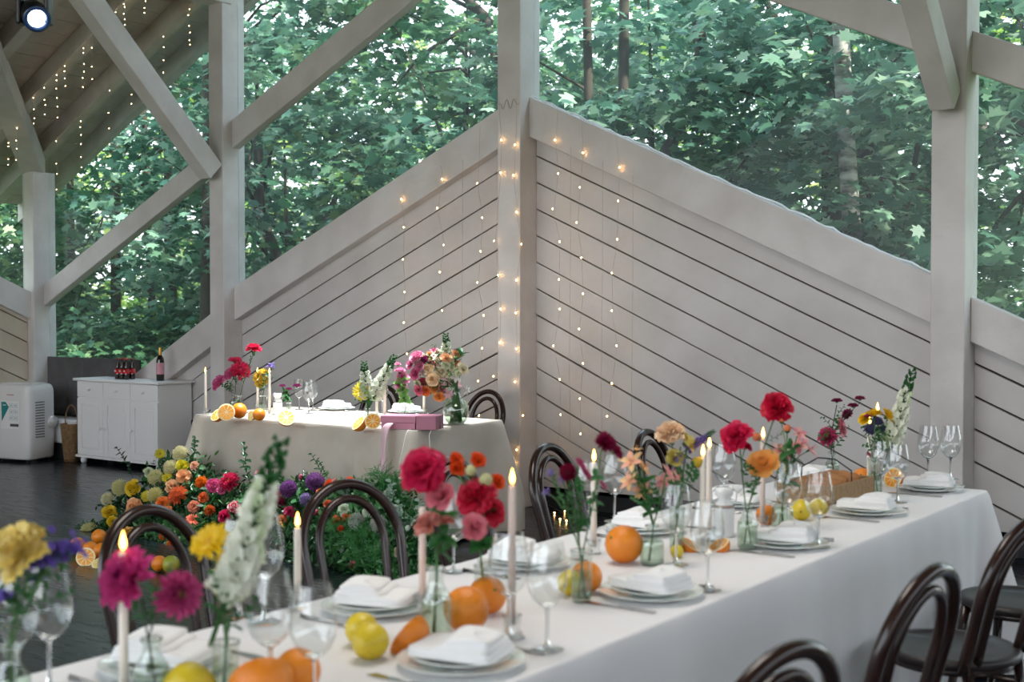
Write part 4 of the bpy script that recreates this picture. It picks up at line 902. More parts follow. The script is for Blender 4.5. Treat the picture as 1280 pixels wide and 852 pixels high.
flower(v, [(1046, 502, 6, UP), (1066, 508, 6, UP), (1060, 518, 7, FL), (1075, 499, 6, UP)], 'plum asters rising above the crate', 'dahlia', '#86234f', '#9c3162', nleaf=5, stem=stemd)
m_sprig = sprig_mesh(leafd, 'oval', 10, 3)
v = vase(T(1093, 620), 'plain', .15, .027, 'tall clear vase near the far end holding yellow and blue flowers')
flower(v, [(1085, 521, 5, UP), (1085, 568, 4, FR)], 'small pink aster head near the candle flame at the far end', 'dahlia', '#b8476c', '#8f2a4c', nleaf=4)
flower(v, [(1093, 519, 9, UP), (1108, 521, 10, FR), (1081, 524, 7, FL)], 'yellow blooms at the far end of the long table', 'rose', '#e6bd1e', '#f0cc30', nleaf=3)
flower(v, [(1097, 527, 6, UP), (1088, 536, 7, F1), (1103, 538, 6, FR)], 'blue-violet thistle heads at the far end', 'pompom', '#565078', '#6b6492', nleaf=5, ls=.06)
flower(v, [(1141, 462, 12, (1112, 560))], 'white snapdragon leaning right at the far end, green at the tip', 'spike', '#eef0e0', '#d7e3bd', nleaf=3)
# ---------------------------------------------------------------- vases and cut flowers, head table
v = vase(T(293, 512), 'bottle', .11, .034, 'clear vase behind the orange halves on the head table')
flower(v, [(275, 479, 10, FL), (289, 468, 9, F2)], 'pink dahlias on the left end of the head table', 'dahlia', '#dc6aa0', '#e8b4b0', stem=stemd, nleaf=5)
flower(v, [(294, 452, 8, UP), (300, 464, 12, F1)], 'crimson and pink bloom pair above the left end of the head table', 'dahlia', '#d93a66', '#e27394', stem=stemd, nleaf=5, ls=.06)
v = vase(T(299, 516), 'bottle', .12, .036, 'clear vase on the left end of the head table, right of the first')
flower(v, [(317, 437, 9, UP)], 'tallest crimson carnation on the head table', 'carnation', '#d6244f', '#e03a60', nleaf=2)
v = vase(T(328, 516), 'plain', .12, .026, 'clear vase holding the yellow roses on the head table')
flower(v, [(329, 467, 7, UP), (322, 471, 6, FL), (329, 475, 6, F1), (324, 480, 5, F1)], 'cluster of yellow spray roses between two candles on the head table', 'rose', '#e5c655', '#edd476', nleaf=3)
flower(v, [(338, 457, 6, UP)], 'lilac statice behind the candle flame on the head table', 'cluster', '#9f8fd6', '#8f7fc8', nleaf=3)
v = vase(T(361, 516), 'plain', .07, .02, 'small clear vase left of the three glasses on the head table')
flower(v, [(353, 483, 4, UP), (361, 487, 4, UP), (356, 492, 3, F1), (371, 483, 5, UP)], 'small plum asters on the head table', 'dahlia', '#873062', '#a34b7c', nleaf=6, lk='broad', ls=.05)
v = vase(T(460, 530), 'bottle', .10, .032, 'clear vase behind the cut fruit in the middle of the head table')
flower(v, [(453, 488, 11, (-.2, -.9, .3))], 'yellow daisy on the head table', 'daisy', '#efdc3c', '#dcb51c', nleaf=3)
flower(v, [(455, 452, 9, (459, 500))], 'upright white snapdragon behind the yellow daisy', 'spike', '#f0f4e6', '#cfe6c0', nleaf=2)
flower(v, [(493, 444, 9, (466, 498))], 'white snapdragon leaning right behind the yellow daisy', 'spike', '#f0f4e6', '#cfe6c0', nleaf=2)
v = vase(T(506, 528), 'bottle', .10, .03, 'clear vase behind the pink box on the head table')
flower(v, [(500, 465, 7, UP), (503, 473, 8, F1), (500, 482, 8, F1), (497, 456, 4, UP)], 'light pink spray roses left of the big bouquet', 'rose', '#e79fc0', '#d783ad', leaf=leafp, nleaf=8, lk='broad', ls=.08)
v = vase(T(570, 530), 'round', .235, .086, 'big round clear glass vase at the right end of the head table', 'glass_vase')
bq = [('rose', 521, 447, 9, '#e59ab8'), ('rose', 514, 456, 7, '#dd86ac'), ('rose', 526, 458, 8, '#eaa9c2'), ('rose', 520, 467, 8, '#d36a92'), ('rose', 531, 450, 6, '#8c2c5e'), ('pompom', 528, 478, 7, '#c9486f'),
      ('rose', 536, 462, 8, '#efd9b0'), ('rose', 541, 474, 9, '#ead0a8'), ('lily', 548, 455, 9, '#f3e8cc'), ('rose', 552, 466, 9, '#f0e2c4'), ('rose', 545, 485, 8, '#e6a35e'), ('lily', 560, 478, 9, '#eebdc6'),
      ('lily', 570, 470, 9, '#f6efe6'), ('rose', 558, 448, 8, '#eab98e'), ('pompom', 564, 450, 6, '#8a2266'), ('pompom', 570, 440, 5, '#6f1d5c'), ('rose', 572, 456, 6, '#dd7a3a'), ('rose', 578, 461, 8, '#f4ead0'),
      ('lily', 552, 486, 9, '#eec4cb'), ('lily', 571, 483, 9, '#edb6c2'), ('rose', 538, 447, 6, '#dfa184'), ('lily', 543, 440, 8, '#e7ead2'), ('rose', 533, 488, 7, '#e0814a'), ('rose', 524, 487, 7, '#d66e84'), ('lily', 584, 488, 6, '#f3ece6'),
      ('rose', 557, 435, 6, '#eed9c0'), ('rose', 549, 495, 7, '#e79a50'), ('lily', 561, 493, 8, '#edc0ca')]
names = {'rose': 'rose', 'lily': 'lily', 'pompom': 'round'}
cn = {'#e59ab8': 'pink', '#dd86ac': 'deep pink'}
t = empty('bouquet', (v[0].x, v[0].y, TOP+.012), 0, 'large mixed pink, cream and plum bouquet in the big round glass vase', 'bouquet')
d0 = depth((v[0].x, v[0].y, TZ)); rn = random.Random(3); m = MB()
for j in range(34):
    a = rn.uniform(0, 2*PI); q_ = math.sqrt(rn.uniform(.1, 1)); bq.append((rn.choice(['rose', 'lily', 'carnation']), 549+34*q_*math.cos(a), 465+30*q_*math.sin(a), rn.uniform(4, 6.5), rn.choice(['#f3e8d2', '#eec9c6', '#f0dcc0', '#e9b4bd', '#f6f0e8', '#e8b184', '#dfe3c4', '#b8446c'])))
for i, (k, px, py, rp, c) in enumerate(bq):
    P = onD(px, py, d0+rn.uniform(-.05, .05))-V(v[0].x, v[0].y, TOP+.012); rr_ = rp*d0/FPX*.98; fd = toward((px-550)/40, -.75, (470-py)/40+.25)
    link('bloom', bloom_mesh(k, c, None), t, P, frame(fd) @ Matrix.Rotation(rn.uniform(0, 6), 3, 'Z'), rr_)
    a = i*2.4; m.tube([V(.04*math.cos(a), .04*math.sin(a), 0), V(.012*math.cos(a), .012*math.sin(a), .225), (P+V(0, 0, .2))*.5+V(0, 0, .03), P-fd*rr_*.4], .002, 5)
m.obj('stem', stemm, t)
Q = onD(560, 478, d0)-V(v[0].x, v[0].y, TOP+.012); P = onD(557, 418, d0)-V(v[0].x, v[0].y, TOP+.012)
link('bloom', bloom_mesh('spike', '#eef4e0', '#bcd8a6'), t, Q.lerp(P, .3), frame(P-Q), (.26, .26, (P-Q).length*.72))
for i in range(26):
    c_ = onD(rn.uniform(510, 590), rn.uniform(428, 500), d0+rn.uniform(-.06, .1))-V(v[0].x, v[0].y, TOP+.012)
    link('leaf', sprig_mesh((leafg, leafp, leafs)[i % 3], 'oval' if i % 2 else 'broad', 6 if i % 2 else 3, i % 3), t, c_.lerp(V(0, 0, .25), .3), frame((c_-V(0, 0, .2))+V(rn.uniform(-.05, .05), 0, .03)), rn.uniform(.06, .11))
v = vase(T(548, 536), 'plain', .08, .018, 'small clear vase in front of the big round vase')
# ---------------------------------------------------------------- fruit
def fruit(p, r, kind, label, half=False, face=(0, -.8, .6), group=None, sq=1, cat=None):
    pm = {'orange': orangem, 'lemon': lemonm, 'lime': limem}[kind]; m = MB()
    if not half:
        nub = .16 if kind == 'lemon' else 0
        pr = [(r*math.sin(a)*(1), -r*math.cos(a)*(sq+nub*abs(math.cos(a))**6)) for a in np.linspace(0.001, PI-.001, 20)]
        m.lathe(pr, 28); t = empty(kind, (p.x, p.y, p.z+r*(1 if kind != 'lemon' else .96)), 0, label, cat or kind, group)
        R = (Matrix.Rotation(random.uniform(0, 6), 3, 'Z') @ Matrix.Rotation(PI/2 if kind == 'lemon' else 1.1, 3, 'X')); link('peel', m.mesh('peel', pm), t, rot=R)
        k = MB(); e = r*(sq+nub); k.lathe([(0, e+.001), (r*.07, e+.0015), (r*.1, e-.001), (r*.05, e-.003)], 8); link('stem_scar', k.mesh('stem_scar', mat('stem_scar', '#6a6a30', .7)), t, rot=R)
    else:
        pr = [(r*math.sin(a), -r*math.cos(a)) for a in np.linspace(.001, PI/2, 12)]; m.lathe(pr, 32)
        fd = toward(*face); t = empty(kind+'_half', (p.x, p.y, p.z+r*max(.35, 1-.6*max(0, fd.z)) if fd.z < .9 else p.z+r), 0, label, cat or kind, group); R = frame(fd)
        link('peel', m.mesh('peel', pm), t, rot=R)
        k = MB(); k.lathe([(r, 0), (r*.97, .0006), (0, .0006)], 32); link('pith', k.mesh('pith', pith), t, rot=R)
        k = MB()
        for i in range(9):
            a0 = 2*PI*i/9+.05; a1 = 2*PI*(i+1)/9-.05; arc = [V(r*.84*math.cos(a), r*.84*math.sin(a), .0012) for a in np.linspace(a0, a1, 6)]; mid = (a0+a1)/2
            c = V(r*.1*math.cos(mid), r*.1*math.sin(mid), .0012); k.add([c]+arc, [tuple(range(7))]); 
        link('flesh', k.mesh('flesh', pulp if kind == 'orange' else pulpl), t, rot=R)
    return t
P0 = lambda x, y: V(T(x, y).x, T(x, y).y, TOP)
fruit(P0(583, 790), .053, 'orange', 'whole orange right of the slender bottle, in the bottom middle')
fruit(P0(609, 768), .047, 'orange', 'orange half hidden behind the narrow vase, right of the whole orange')
fruit(P0(508, 812), .052, 'orange', 'orange wedge half with its peel side showing, left of the slender bottle', True, (-.75, .35, .55))
fruit(P0(463, 824), .040, 'lemon', 'nearer of the two lemons in front of the napkin')
fruit(P0(452, 806), .037, 'lemon', 'farther of the two lemons, half hidden behind the nearer one')
fruit(P0(326, 880), .062, 'orange', 'orange seen through the nearest wine glass at the bottom', True, (-.3, .8, .5))
fruit(P0(372, 868), .045, 'orange', 'orange behind the stems of the two nearest wine glasses')
fruit(P0(236, 885), .044, 'lemon', 'yellow lemon at the bottom edge between the pink dahlias and the snapdragon vase')
fruit(P0(780, 704), .056, 'orange', 'largest orange, beside the square-shouldered bottle')
fruit(P0(713, 744), .034, 'lemon', 'lemon behind the frosted vase of asters')
fruit(P0(733, 741), .042, 'orange', 'orange just visible right of the frosted vase')
fruit(P0(864, 688), .038, 'orange', 'orange half on its side behind the left candle glass', True, (.5, -.2, .8))
fruit(P0(898, 688), .036, 'orange', 'orange half on its side right of the twin candles', True, (-.5, -.2, .85))
fruit(P0(846, 697), .02, 'lemon', 'yellow-green fruit at the foot of the green-tinted vase')
fruit(P0(958, 657), .036, 'orange', 'orange hidden between the blush candle and the clear jar')
fruit(P0(1001, 650), .038, 'lemon', 'left one of the two lemons beside the crate')
fruit(P0(1023, 646), .034, 'lemon', 'right one of the two lemons beside the crate')
fruit(P0(1078, 610), .042, 'orange', 'orange behind the right corner of the crate')
fruit(P0(1116, 608), .045, 'orange', 'orange half hidden behind the tall vase at the far end', True, (-.7, -.5, .3))
G1 = 'cut fruit on the head table'
fruit(P0(271, 524), .05, 'orange', 'pale orange half leaning at the left end of the head table', True, (-.45, -.6, .6), G1)
fruit(P0(283, 525), .058, 'orange', 'orange half facing forward on the left of the head table', True, (.2, -.97, .15), G1)
fruit(P0(299, 523), .053, 'orange', 'whole orange on the left of the head table', group=G1)
fruit(P0(314, 525), .036, 'lemon', 'lemon half left of the small orange on the head table', True, (-.6, -.7, .2), G1)
fruit(P0(324, 526), .042, 'orange', 'small orange behind the white candle on the head table', group=G1)
fruit(P0(358, 529), .06, 'orange', 'orange half facing up and forward below the plum asters', True, (.2, -.75, .55), G1)
fruit(P0(448, 535), .055, 'orange', 'orange half tilted away in the middle of the head table', True, (-.6, -.35, .6), G1)
fruit(P0(466, 536), .05, 'orange', 'orange half facing forward in the middle of the head table', True, (.25, -.97, .05), G1)
# ---------------------------------------------------------------- other things on the tables
b = P0(516, 536); t = empty('gift_box', (b.x-.02, b.y+.02, TOP), math.radians(22), 'flat pink box on the front edge of the head table', 'box')
pk = mat('pink_card', '#b9788c', .6); pk2 = mat('pink_card_dark', '#a76a7d', .6)
m = MB(); m.box((-.18, -.07, 0), (.04, .09, .040)); m.obj('box_base', pk, t, smooth=False, bevel=.002)
m = MB(); m.box((-.185, -.075, .041), (.045, .095, .082)); m.obj('box_lid', pk, t, smooth=False, bevel=.002)
m = MB(); m.box((.048, -.072, 0), (.175, .09, .084)); m.obj('box_flap', pk2, t, smooth=False, bevel=.002)
# satin ribbon from the box over the table edge
m = MB(); rb = []; c_ = b+V(-.09, -.10, .04)
pts = [V(0, 0, 0), V(-.005, -.02, -.01), V(-.012, -.038, -.028), V(-.02, -.045, -.09), V(-.026, -.05, -.18), V(-.02, -.055, -.27), V(-.03, -.06, -.38), V(-.028, -.065, -.48)]
for i, p in enumerate(pts):
    a = .5*math.sin(i*1.3); w_ = V(math.cos(a), math.sin(a), 0)*.026; rb += [c_+p-w_, c_+p+w_]
m.add(rb, [(2*i, 2*i+1, 2*i+3, 2*i+2) for i in range(len(pts)-1)]); o = m.obj('ribbon', mat('pink_satin', '#cfa9b2', .35, sheen=.3)); sm = o.modifiers.new('s', 'SUBSURF'); sm.levels = sm.render_levels = 2
so = o.modifiers.new('t', 'SOLIDIFY'); so.thickness = .0012; tag(o, 'pale pink satin ribbon hanging from the pink box over the table edge', 'ribbon')
for k, (px, lb) in enumerate(((512, 'thin white cord hanging down the linen cloth below the pink box'), (541, 'second thin white cord hanging slantwise right of the pink box'))):
    a_ = P0(px, 537); m = MB(); s_ = 1 if k else -1; m.tube([a_+V(0, .03, .003), a_+V(0, -.012, .002), a_+V(0, -.035, -.03), a_+V(s_*.03, -.06, -.2), a_+V(s_*.05, -.09, -.45)], .0022, 6); tag(m.obj('white_cord', mat('white_cord', '#ecebe8', .5)), lb, 'cord')
# white swing-top flasks
def flask(base, label, h=.15, r=.036):
    t = empty('swing_top_flask', (base.x, base.y, TOP), .6, label, 'flask'); wl = mat('white_glaze', '#dfe2e2', .2, coat=.3)
    m = MB(); m.lathe([(0, 0), (r*.95, 0), (r, .005), (r*.98, h*.55), (r*.9, h*.66), (r*.62, h*.74), (r*.62, h*.80), (r*.85, h*.86), (r*.9, h*.97), (r*.8, h), (0, h)], 28); m.obj('flask_body', wl, t)
    m = MB(); m.lathe([(r*.995, h*.60), (r*.935, h*.655), (r*.92, h*.645), (r*.98, h*.595)], 28); m.obj('band', mat('taupe_band', '#8c7f76', .5), t)
    m = MB(); 
    for s in (-1, 1): m.tube([V(s*r*.62, 0, h*.77), V(s*r*1.15, 0, h*.72), V(s*r*1.2, 0, h*.9), V(s*r*.5, 0, h*1.03)], .0018, 5)
    m.obj('wire_bail', steel, t)
flask(T(905, 670), 'white flask with a taupe band left of the bottle of red carnations', .16, .034)
flask(T(347, 518), 'white flask on the head table between the candle and the plum asters', .15, .034)
# wooden crate with paper-wrapped bread
cw = mat('crate_wood', '#9a7a52', .7, alt='#84643f', noise=10, stretch=(1, 6, 6)); kr = mat('kraft_bread', '#a87445', .75, bump=.5, bscale=60, alt='#8a5a30', noise=12)
t = empty('wooden_crate', (-1.93, 4.74, TOP), math.radians(-3), 'wooden crate filled with paper-wrapped bread at the far half of the long table', 'crate'); L_, W_, H_ = .19, .115, .085
for a_, b_ in (((-W_, -L_, .006), (-W_+.01, L_, H_)), ((W_-.01, -L_, .006), (W_, L_, H_)), ((-W_+.01, -L_, .006), (W_-.01, -L_+.01, H_)), ((-W_+.01, L_-.01, .006), (W_-.01, L_, H_))):
    m = MB(); m.box(a_, b_); m.obj('side_board', cw, t, smooth=False, bevel=.002)
m = MB(); m.box((-W_+.003, -L_+.003, 0), (W_-.003, L_-.003, .008)); m.obj('bottom_board', cw, t, smooth=False)
m = MB(); m.tube([V(-W_+.01, 0, H_-.01), V(-W_*.9, 0, H_+.04), V(-W_*.3, 0, H_+.08), V(W_*.3, 0, H_+.08), V(W_*.9, 0, H_+.04), V(W_-.01, 0, H_-.01)], .003, 6); m.obj('handle', dark, t)
rn = random.Random(5)
for i in range(6):
    m = MB(); n = 16; yy = -.14+.056*i; pr = [(.001, -.085)]+[(.03*math.sin(a)**.5*(1+.08*math.sin(a*9+i)), -.085*math.cos(a)) for a in np.linspace(.2, PI-.2, n)]+[(.001, .085)]
    m.lathe(pr, 16); o = link('bread_roll', m.mesh('bread_roll', kr), loc=(-1.93+rn.uniform(-.006, .006), 4.74+yy, TOP+.066+.008*(i % 2)), rot=Matrix.Rotation(rn.uniform(-.25, .25), 3, 'Z') @ Matrix.Rotation(PI/2, 3, 'Y')); o.scale = (1, .9, 1)
    tag(o, 'brown paper-wrapped bread roll in the wooden crate', 'bread', 'bread rolls in the crate')
# ---------------------------------------------------------------- flower banks on the floor in front of the head table
fernm = mat('fern_green', '#4d9650', .45, trans=.3)
def bank(label, cx, cyy, blooms, hz, sprigs, seed, leafset):
    t = empty('floral_arrangement', (cx, cyy, 0), 0, label, 'floral arrangement'); o_ = V(cx, cyy, 0); rn = random.Random(seed)
    def surf(px, py, hmax):
        y = cyy
        for _ in range(6): p = onY(px, py, y); y = cyy+.10-.42*(1-min(1, max(0, p.z)/hmax))
        return onY(px, py, y)
    for (px, py, rp, k, c, c2) in blooms:
        p = surf(px, py, hz); r = rp*depth(p)/FPX*.97; fd = toward(rn.uniform(-.4, .4), -.75, .4+rn.uniform(-.2, .3))
        link('bloom', bloom_mesh(k, c, c2), t, p-o_, frame(fd) @ Matrix.Rotation(rn.uniform(0, 6), 3, 'Z'), r)
    # stems and moss hidden beneath, one mesh
    m = MB()
    for (px, py, rp, k, c, c2) in blooms: p = surf(px, py, hz)-o_; m.tube([V(p.x*.8, p.y*.3+.05, .02), V(p.x*.95, p.y*.7+.03, p.z*.6), p-V(0, -.02, .01)], .003, 5)
    m.obj('stems', stemd, t)
    for i, (px, py, k, s, mt) in enumerate(sprigs):
        if k == 'fern': mt = fernm; s *= 1.15
        p = surf(px, py, hz); link('leaf_sprig', sprig_mesh(mt, k, 8 if k == 'oval' else (10 if k == 'fern' else 4), i % 3), t, p-o_+V(0, .04, -s*.3), frame(V(rn.uniform(-.45, .45), -.35, .8)), s)
    # dense leaf filler
    rs = np.random.RandomState(seed); xs = [b[0] for b in blooms]; ys = [b[1] for b in blooms]; n = 6500; T_ = np.zeros((n, 3, 4)); R = rotmats(rs, n, .9)
    for i in range(n):
        b = blooms[rs.randint(len(blooms))]; p = surf(b[0]+rs.normal(0, 9), min(b[1]+abs(rs.normal(0, 30)), 726), hz); p = p-o_+V(0, rs.uniform(.0, .16), -.015); p.z = max(.01, p.z); T_[i, :, :3] = R[i]*rs.uniform(.03, .065); T_[i, :, 3] = p
    g = link('foliage', quad_mesh_np('foliage', oval, T_, 6, leafset), t); g['kind'] = 'stuff'
    return t
dkset = leafmat('bank_leaves', [(0, '#1b3a22'), (.5, '#2a5430'), (.8, '#3f6f3c'), (1, '#5d8450')], .25)
fnset = leafmat('fern_leaves', [(0, '#255a30'), (.5, '#3b7d42'), (.8, '#5a9a58'), (1, '#95b894')], .3)
CR, YE, PE, OR, MG = '#e6e0b8', '#e0c02a', '#edb583', '#e07a35', '#d1326c'
left = [(150, 609, 11, 'pompom', CR, '#d8d8a0'), (167, 610, 11, 'rose', YE, '#eacb3c'), (137, 641, 10, 'rose', YE, '#eacb3c'), (135, 624, 9, 'pompom', '#e3e4c8', CR), (169, 634, 12, 'rose', PE, '#f0c296'), (195, 597, 11, 'pompom', CR, '#d8d8a0'),
    (214, 585, 11, 'pompom', CR, '#e9e6c4'), (226, 567, 11, 'pompom', CR, '#e9e6c4'), (200, 567, 7, 'daisy', '#cfc21f', '#a89a16'), (228, 582, 8, 'rose', '#d8cc2c', '#e3d740'), (209, 597, 7, 'daisy', '#dccb2c', '#b89f16'), (229, 596, 10, 'rose', PE, '#f2c89e'),
    (194, 619, 11, 'pompom', '#d9d287', CR), (184, 620, 8, 'daisy', '#d6c83a', '#a89a16'), (215, 608, 9, 'carnation', '#efc79c', '#eeb98c'), (223, 620, 14, 'dahlia', '#e07a4a', '#e89262'), (203, 630, 10, 'carnation', OR, '#e68a3c'), (252, 603, 9, 'dahlia', '#e5862c', '#ef9c3c'),
    (267, 607, 10, 'carnation', '#d84a86', '#e37aa6'), (288, 603, 14, 'dahlia', '#cf2f5c', '#e0806a'), (277, 613, 6, 'carnation', '#d85a8c', '#e38ab0'), (293, 634, 9, 'carnation', '#d64468', '#ecd0c8'), (281, 646, 9, 'rose', '#c21c54', '#b0184a'), (242, 633, 8, 'carnation', '#e28a6c', '#eaa284'),
    (263, 638, 8, 'dahlia', '#c8642c', '#a84a1c'), (241, 650, 9, 'daisy', '#dd6a4a', '#a84a1c'), (219, 682, 12, 'dahlia', '#d9782a', '#e28c3c'), (205, 670, 7, 'dahlia', '#c86a2a', '#b0541c'), (234, 690, 6, 'lily', '#dca0a4', '#e6b8b4'), (205, 694, 8, 'dahlia', '#c06a2c', '#a8541c'),
    (112, 664, 12, 'pompom', CR, '#d8d8a0'), (141, 652, 8, 'rose', YE, '#d8b420'), (150, 655, 9, 'pompom', '#dfe3c4', '#c9d4a8'), (160, 665, 8, 'carnation', PE, '#e6c24a'), (186, 590, 7, 'carnation', '#dfe6cc', '#cfd9b4'), (210, 640, 8, 'rose', '#e2803a', '#d66c2c'), (254, 622, 7, 'rose', '#d86a3a', '#e07a44'), (243, 582, 6, 'carnation', '#efc0a4', '#e8b090')]
sl = [(156, 578, 'oval', .17, leafd), (160, 592, 'oval', .12, leafd), (301, 577, 'oval', .20, leafd), (307, 596, 'oval', .16, leafd), (236, 562, 'oval', .16, leafd), (280, 592, 'broad', .10, leafd), (178, 600, 'broad', .11, leafg), (145, 622, 'broad', .12, leafd), (158, 646, 'broad', .12, leafd), (240, 612, 'broad', .12, leafg),
    (262, 622, 'broad', .13, leafg), (300, 620, 'broad', .13, leafg), (188, 640, 'broad', .12, leafd), (190, 664, 'fern', .16, leafg), (212, 664, 'fern', .18, leafg), (240, 668, 'fern', .18, leafg), (196, 650, 'broad', .12, leafg), (250, 652, 'broad', .12, leafg), (230, 700, 'broad', .12, leafd), (130, 668, 'broad', .10, leafd), (252, 700, 'fern', .15, leafd), (175, 655, 'broad', .1, leafg)]
bank('large floor bank of cream, yellow, peach and orange flowers left of the middle chairs', -6.75, 5.62, left, .55, sl, 4, dkset)
mid = [(361, 611, 12, 'pompom', '#7c4a86', '#95609c'), (394, 602, 13, 'pompom', '#83528c', '#9a6aa2'), (383, 624, 9, 'pompom', '#8d7aa8', '#a494ba'), (349, 629, 9, 'dahlia', '#7c1c3a', '#96304e'), (344, 618, 7, 'dahlia', '#9c3a5a', '#b05070'), (412, 606, 7, 'rose', '#dd5a2a', '#e86c34'), (419, 602, 5, 'carnation', '#e2a0a0', '#d88088'), (401, 616, 6, 'rose', '#e2762e', '#e88840'),
    (437, 602, 7, 'rose', '#e0642a', '#e8763a'), (324, 593, 6, 'carnation', '#d86a84', '#eacfd0'), (420, 650, 6, 'rose', '#de5a26', '#e8703a'), (433, 647, 6, 'rose', '#e06a30', '#ea8044'), (426, 661, 5, 'rose', '#d84a20', '#e26034'), (362, 640, 8, 'rose', '#a82a50', '#b83c60'), (376, 596, 5, 'bud', '#b04a68', '#c46a80'), (441, 707, 6, 'rose', '#b8285c', '#c8406c'), (352, 650, 7, 'rose', '#c4784a', '#d08a58'), (395, 640, 6, 'bud', '#a83a50', '#c05a6a'), (410, 630, 6, 'rose', '#c86040', '#d47850')]
sm_ = [(398, 586, 'oval', .15, leafd), (404, 592, 'oval', .12, leafd), (374, 600, 'oval', .10, leafd), (372, 622, 'broad', .13, leafg), (398, 622, 'broad', .12, leafd), (340, 640, 'broad', .12, leafg), (385, 645, 'broad', .13, leafg), (420, 668, 'fern', .2, leafg), (405, 660, 'fern', .2, leafg), (436, 680, 'fern', .22, leafg), (366, 655, 'broad', .13, leafd), (415, 690, 'fern', .2, leafd), (440, 660, 'fern', .18, leafg), (330, 610, 'oval', .14, leafd), (350, 670, 'broad', .14, leafd), (380, 680, 'broad', .14, leafd)]
bank('floor bank of purple and small orange flowers left of the middle chair', -5.95, 5.62, mid, .5, sm_, 6, dkset)
rgt = [(431, 637, 9, 'carnation', '#dfe8d4', '#cfdcc0'), (446, 652, 12, 'pompom', '#d4d8d0', '#c4ccc0'), (474, 655, 12, 'pompom', '#dcdcd8', '#ccd0c8'), (495, 639, 9, 'carnation', '#d4ddd2', '#bccab8'), (486, 618, 8, 'carnation', '#d8e2d2', '#c0ceb8'), (505, 697, 9, 'pompom', '#ccd2cc', '#b8c0b4'), (478, 600, 6, 'bud', '#8fb880', '#a8c898'),
    (500, 690, 8, 'carnation', '#b8b098', '#a89c80'), (460, 640, 8, 'carnation', '#dbe4d2', '#c8d4bc'), (510, 660, 6, 'bud', '#cfdccc', '#b8ccb4'), (520, 655, 7, 'carnation', '#c8d4c4', '#b0c0a8'), (460, 618, 6, 'bud', '#a8c89c', '#8fb880'), (480, 680, 8, 'carnation', '#a8b8a0', '#98a890'), (530, 680, 7, 'bud', '#9ab090', '#a8bca0')]
sr_ = [(470, 602, 'fern', .26, leafg), (484, 600, 'fern', .25, leafg), (492, 608, 'fern', .22, leafg), (465, 614, 'fern', .22, leafg), (488, 625, 'oval', .18, leafs), (478, 630, 'oval', .16, leafs), (505, 650, 'broad', .18, leafs), (512, 660, 'broad', .18, leafd), (500, 665, 'broad', .17, leafs), (525, 650, 'oval', .18, leafs), (530, 665, 'broad', .16, leafd), (455, 690, 'fern', .24, leafg), (470, 700, 'fern', .24, leafg), (450, 672, 'fern', .24, leafg), (480, 690, 'fern', .22, leafg), (515, 690, 'broad', .16, leafd), (545, 670, 'broad', .16, leafd), (540, 690, 'oval', .16, leafs), (445, 700, 'fern', .22, leafg), (556, 680, 'broad', .14, leafd), (497, 650, 'oval', .17, leafs), (516, 672, 'oval', .17, leafs)]
bank('floor bank of fern, silvery leaves and white flowers behind the middle chair', -5.25, 5.60, rgt, .5, sr_, 9, fnset)
F0 = lambda x, y: V(onZ(x, y, 0).x, onZ(x, y, 0).y, 0)
G2 = 'citrus on the floor beside the flower bank'
for (x, y), r, k, hf, fc, lb in (((107, 706), .056, 'orange', True, (.1, -.95, .3), 'cut orange facing forward, leftmost front of the floor fruit'), ((97, 692), .05, 'orange', False, None, 'leftmost dark orange in the floor fruit pile'), ((113, 696), .047, 'orange', False, None, 'whole orange right behind the cut orange on the floor'),
    ((127, 700), .052, 'orange', False, None, 'orange at the right of the floor fruit pile'), ((124, 680), .048, 'orange', False, None, 'orange topmost at the back of the floor fruit pile'), ((124, 708), .046, 'lemon', True, (-.2, -.5, .8), 'lemon half in front at the right of the floor fruit pile'),
    ((214, 716), .05, 'lime', False, None, 'yellow-green lime below the orange dahlia'), ((199, 714), .045, 'orange', False, None, 'orange left of the lime on the floor'), ((267, 730), .042, 'lemon', False, None, 'whole lemon on the floor left of the white snapdragon'), ((281, 738), .04, 'lemon', True, (.2, -.9, .35), 'cut lemon on the floor left of the white snapdragon'),
    ((526, 716), .045, 'lemon', True, (-.3, -.7, .6), 'cut lemon on the floor left of the blush unlit candle')):
    fruit(F0(x, y)+V(0, 0, .001), r, k, lb, hf, fc or UP, G2)
# ---------------------------------------------------------------- fairy lights
def bulbmesh():
    m = MB(); m.lathe([(0, -.0052), (.0035, -.0045), (.0052, -.001), (.0052, .0015), (.0034, .0046), (0, .0055)], 8); return m.mesh('bulb', bulbm)
BM = bulbmesh(); BM2 = BM.copy(); BM2.materials[0] = mat('bulb_glow_faint', '#ffd79a', .5, emit=('#ffd7a0', 7))
def string(px_list, Y, top, label, group=None, wpx=None):
    pts = [onY(x, y, Y) for x, y in px_list]; x0 = sum(p.x for p in pts)/max(1, len(pts)); t = empty('fairy_light_string', (x0, Y, top), 0, label, 'fairy lights', group); o_ = V(x0, Y, top)
    pts.sort(key=lambda p: -p.z); w_ = [V(0, 0, 0)]
    for p in pts: q = p-o_; q.x *= 1.0; w_ += [V(q.x*.8, .004, q.z+.02), V(q.x, 0, q.z)]; link('bulb', BM, t, q+V(0, -.004, 0))
    m = MB(); m.tube(w_+[w_[-1]+V(0, 0, -.03)], .0011, 4); m.obj('wire', wirem, t)
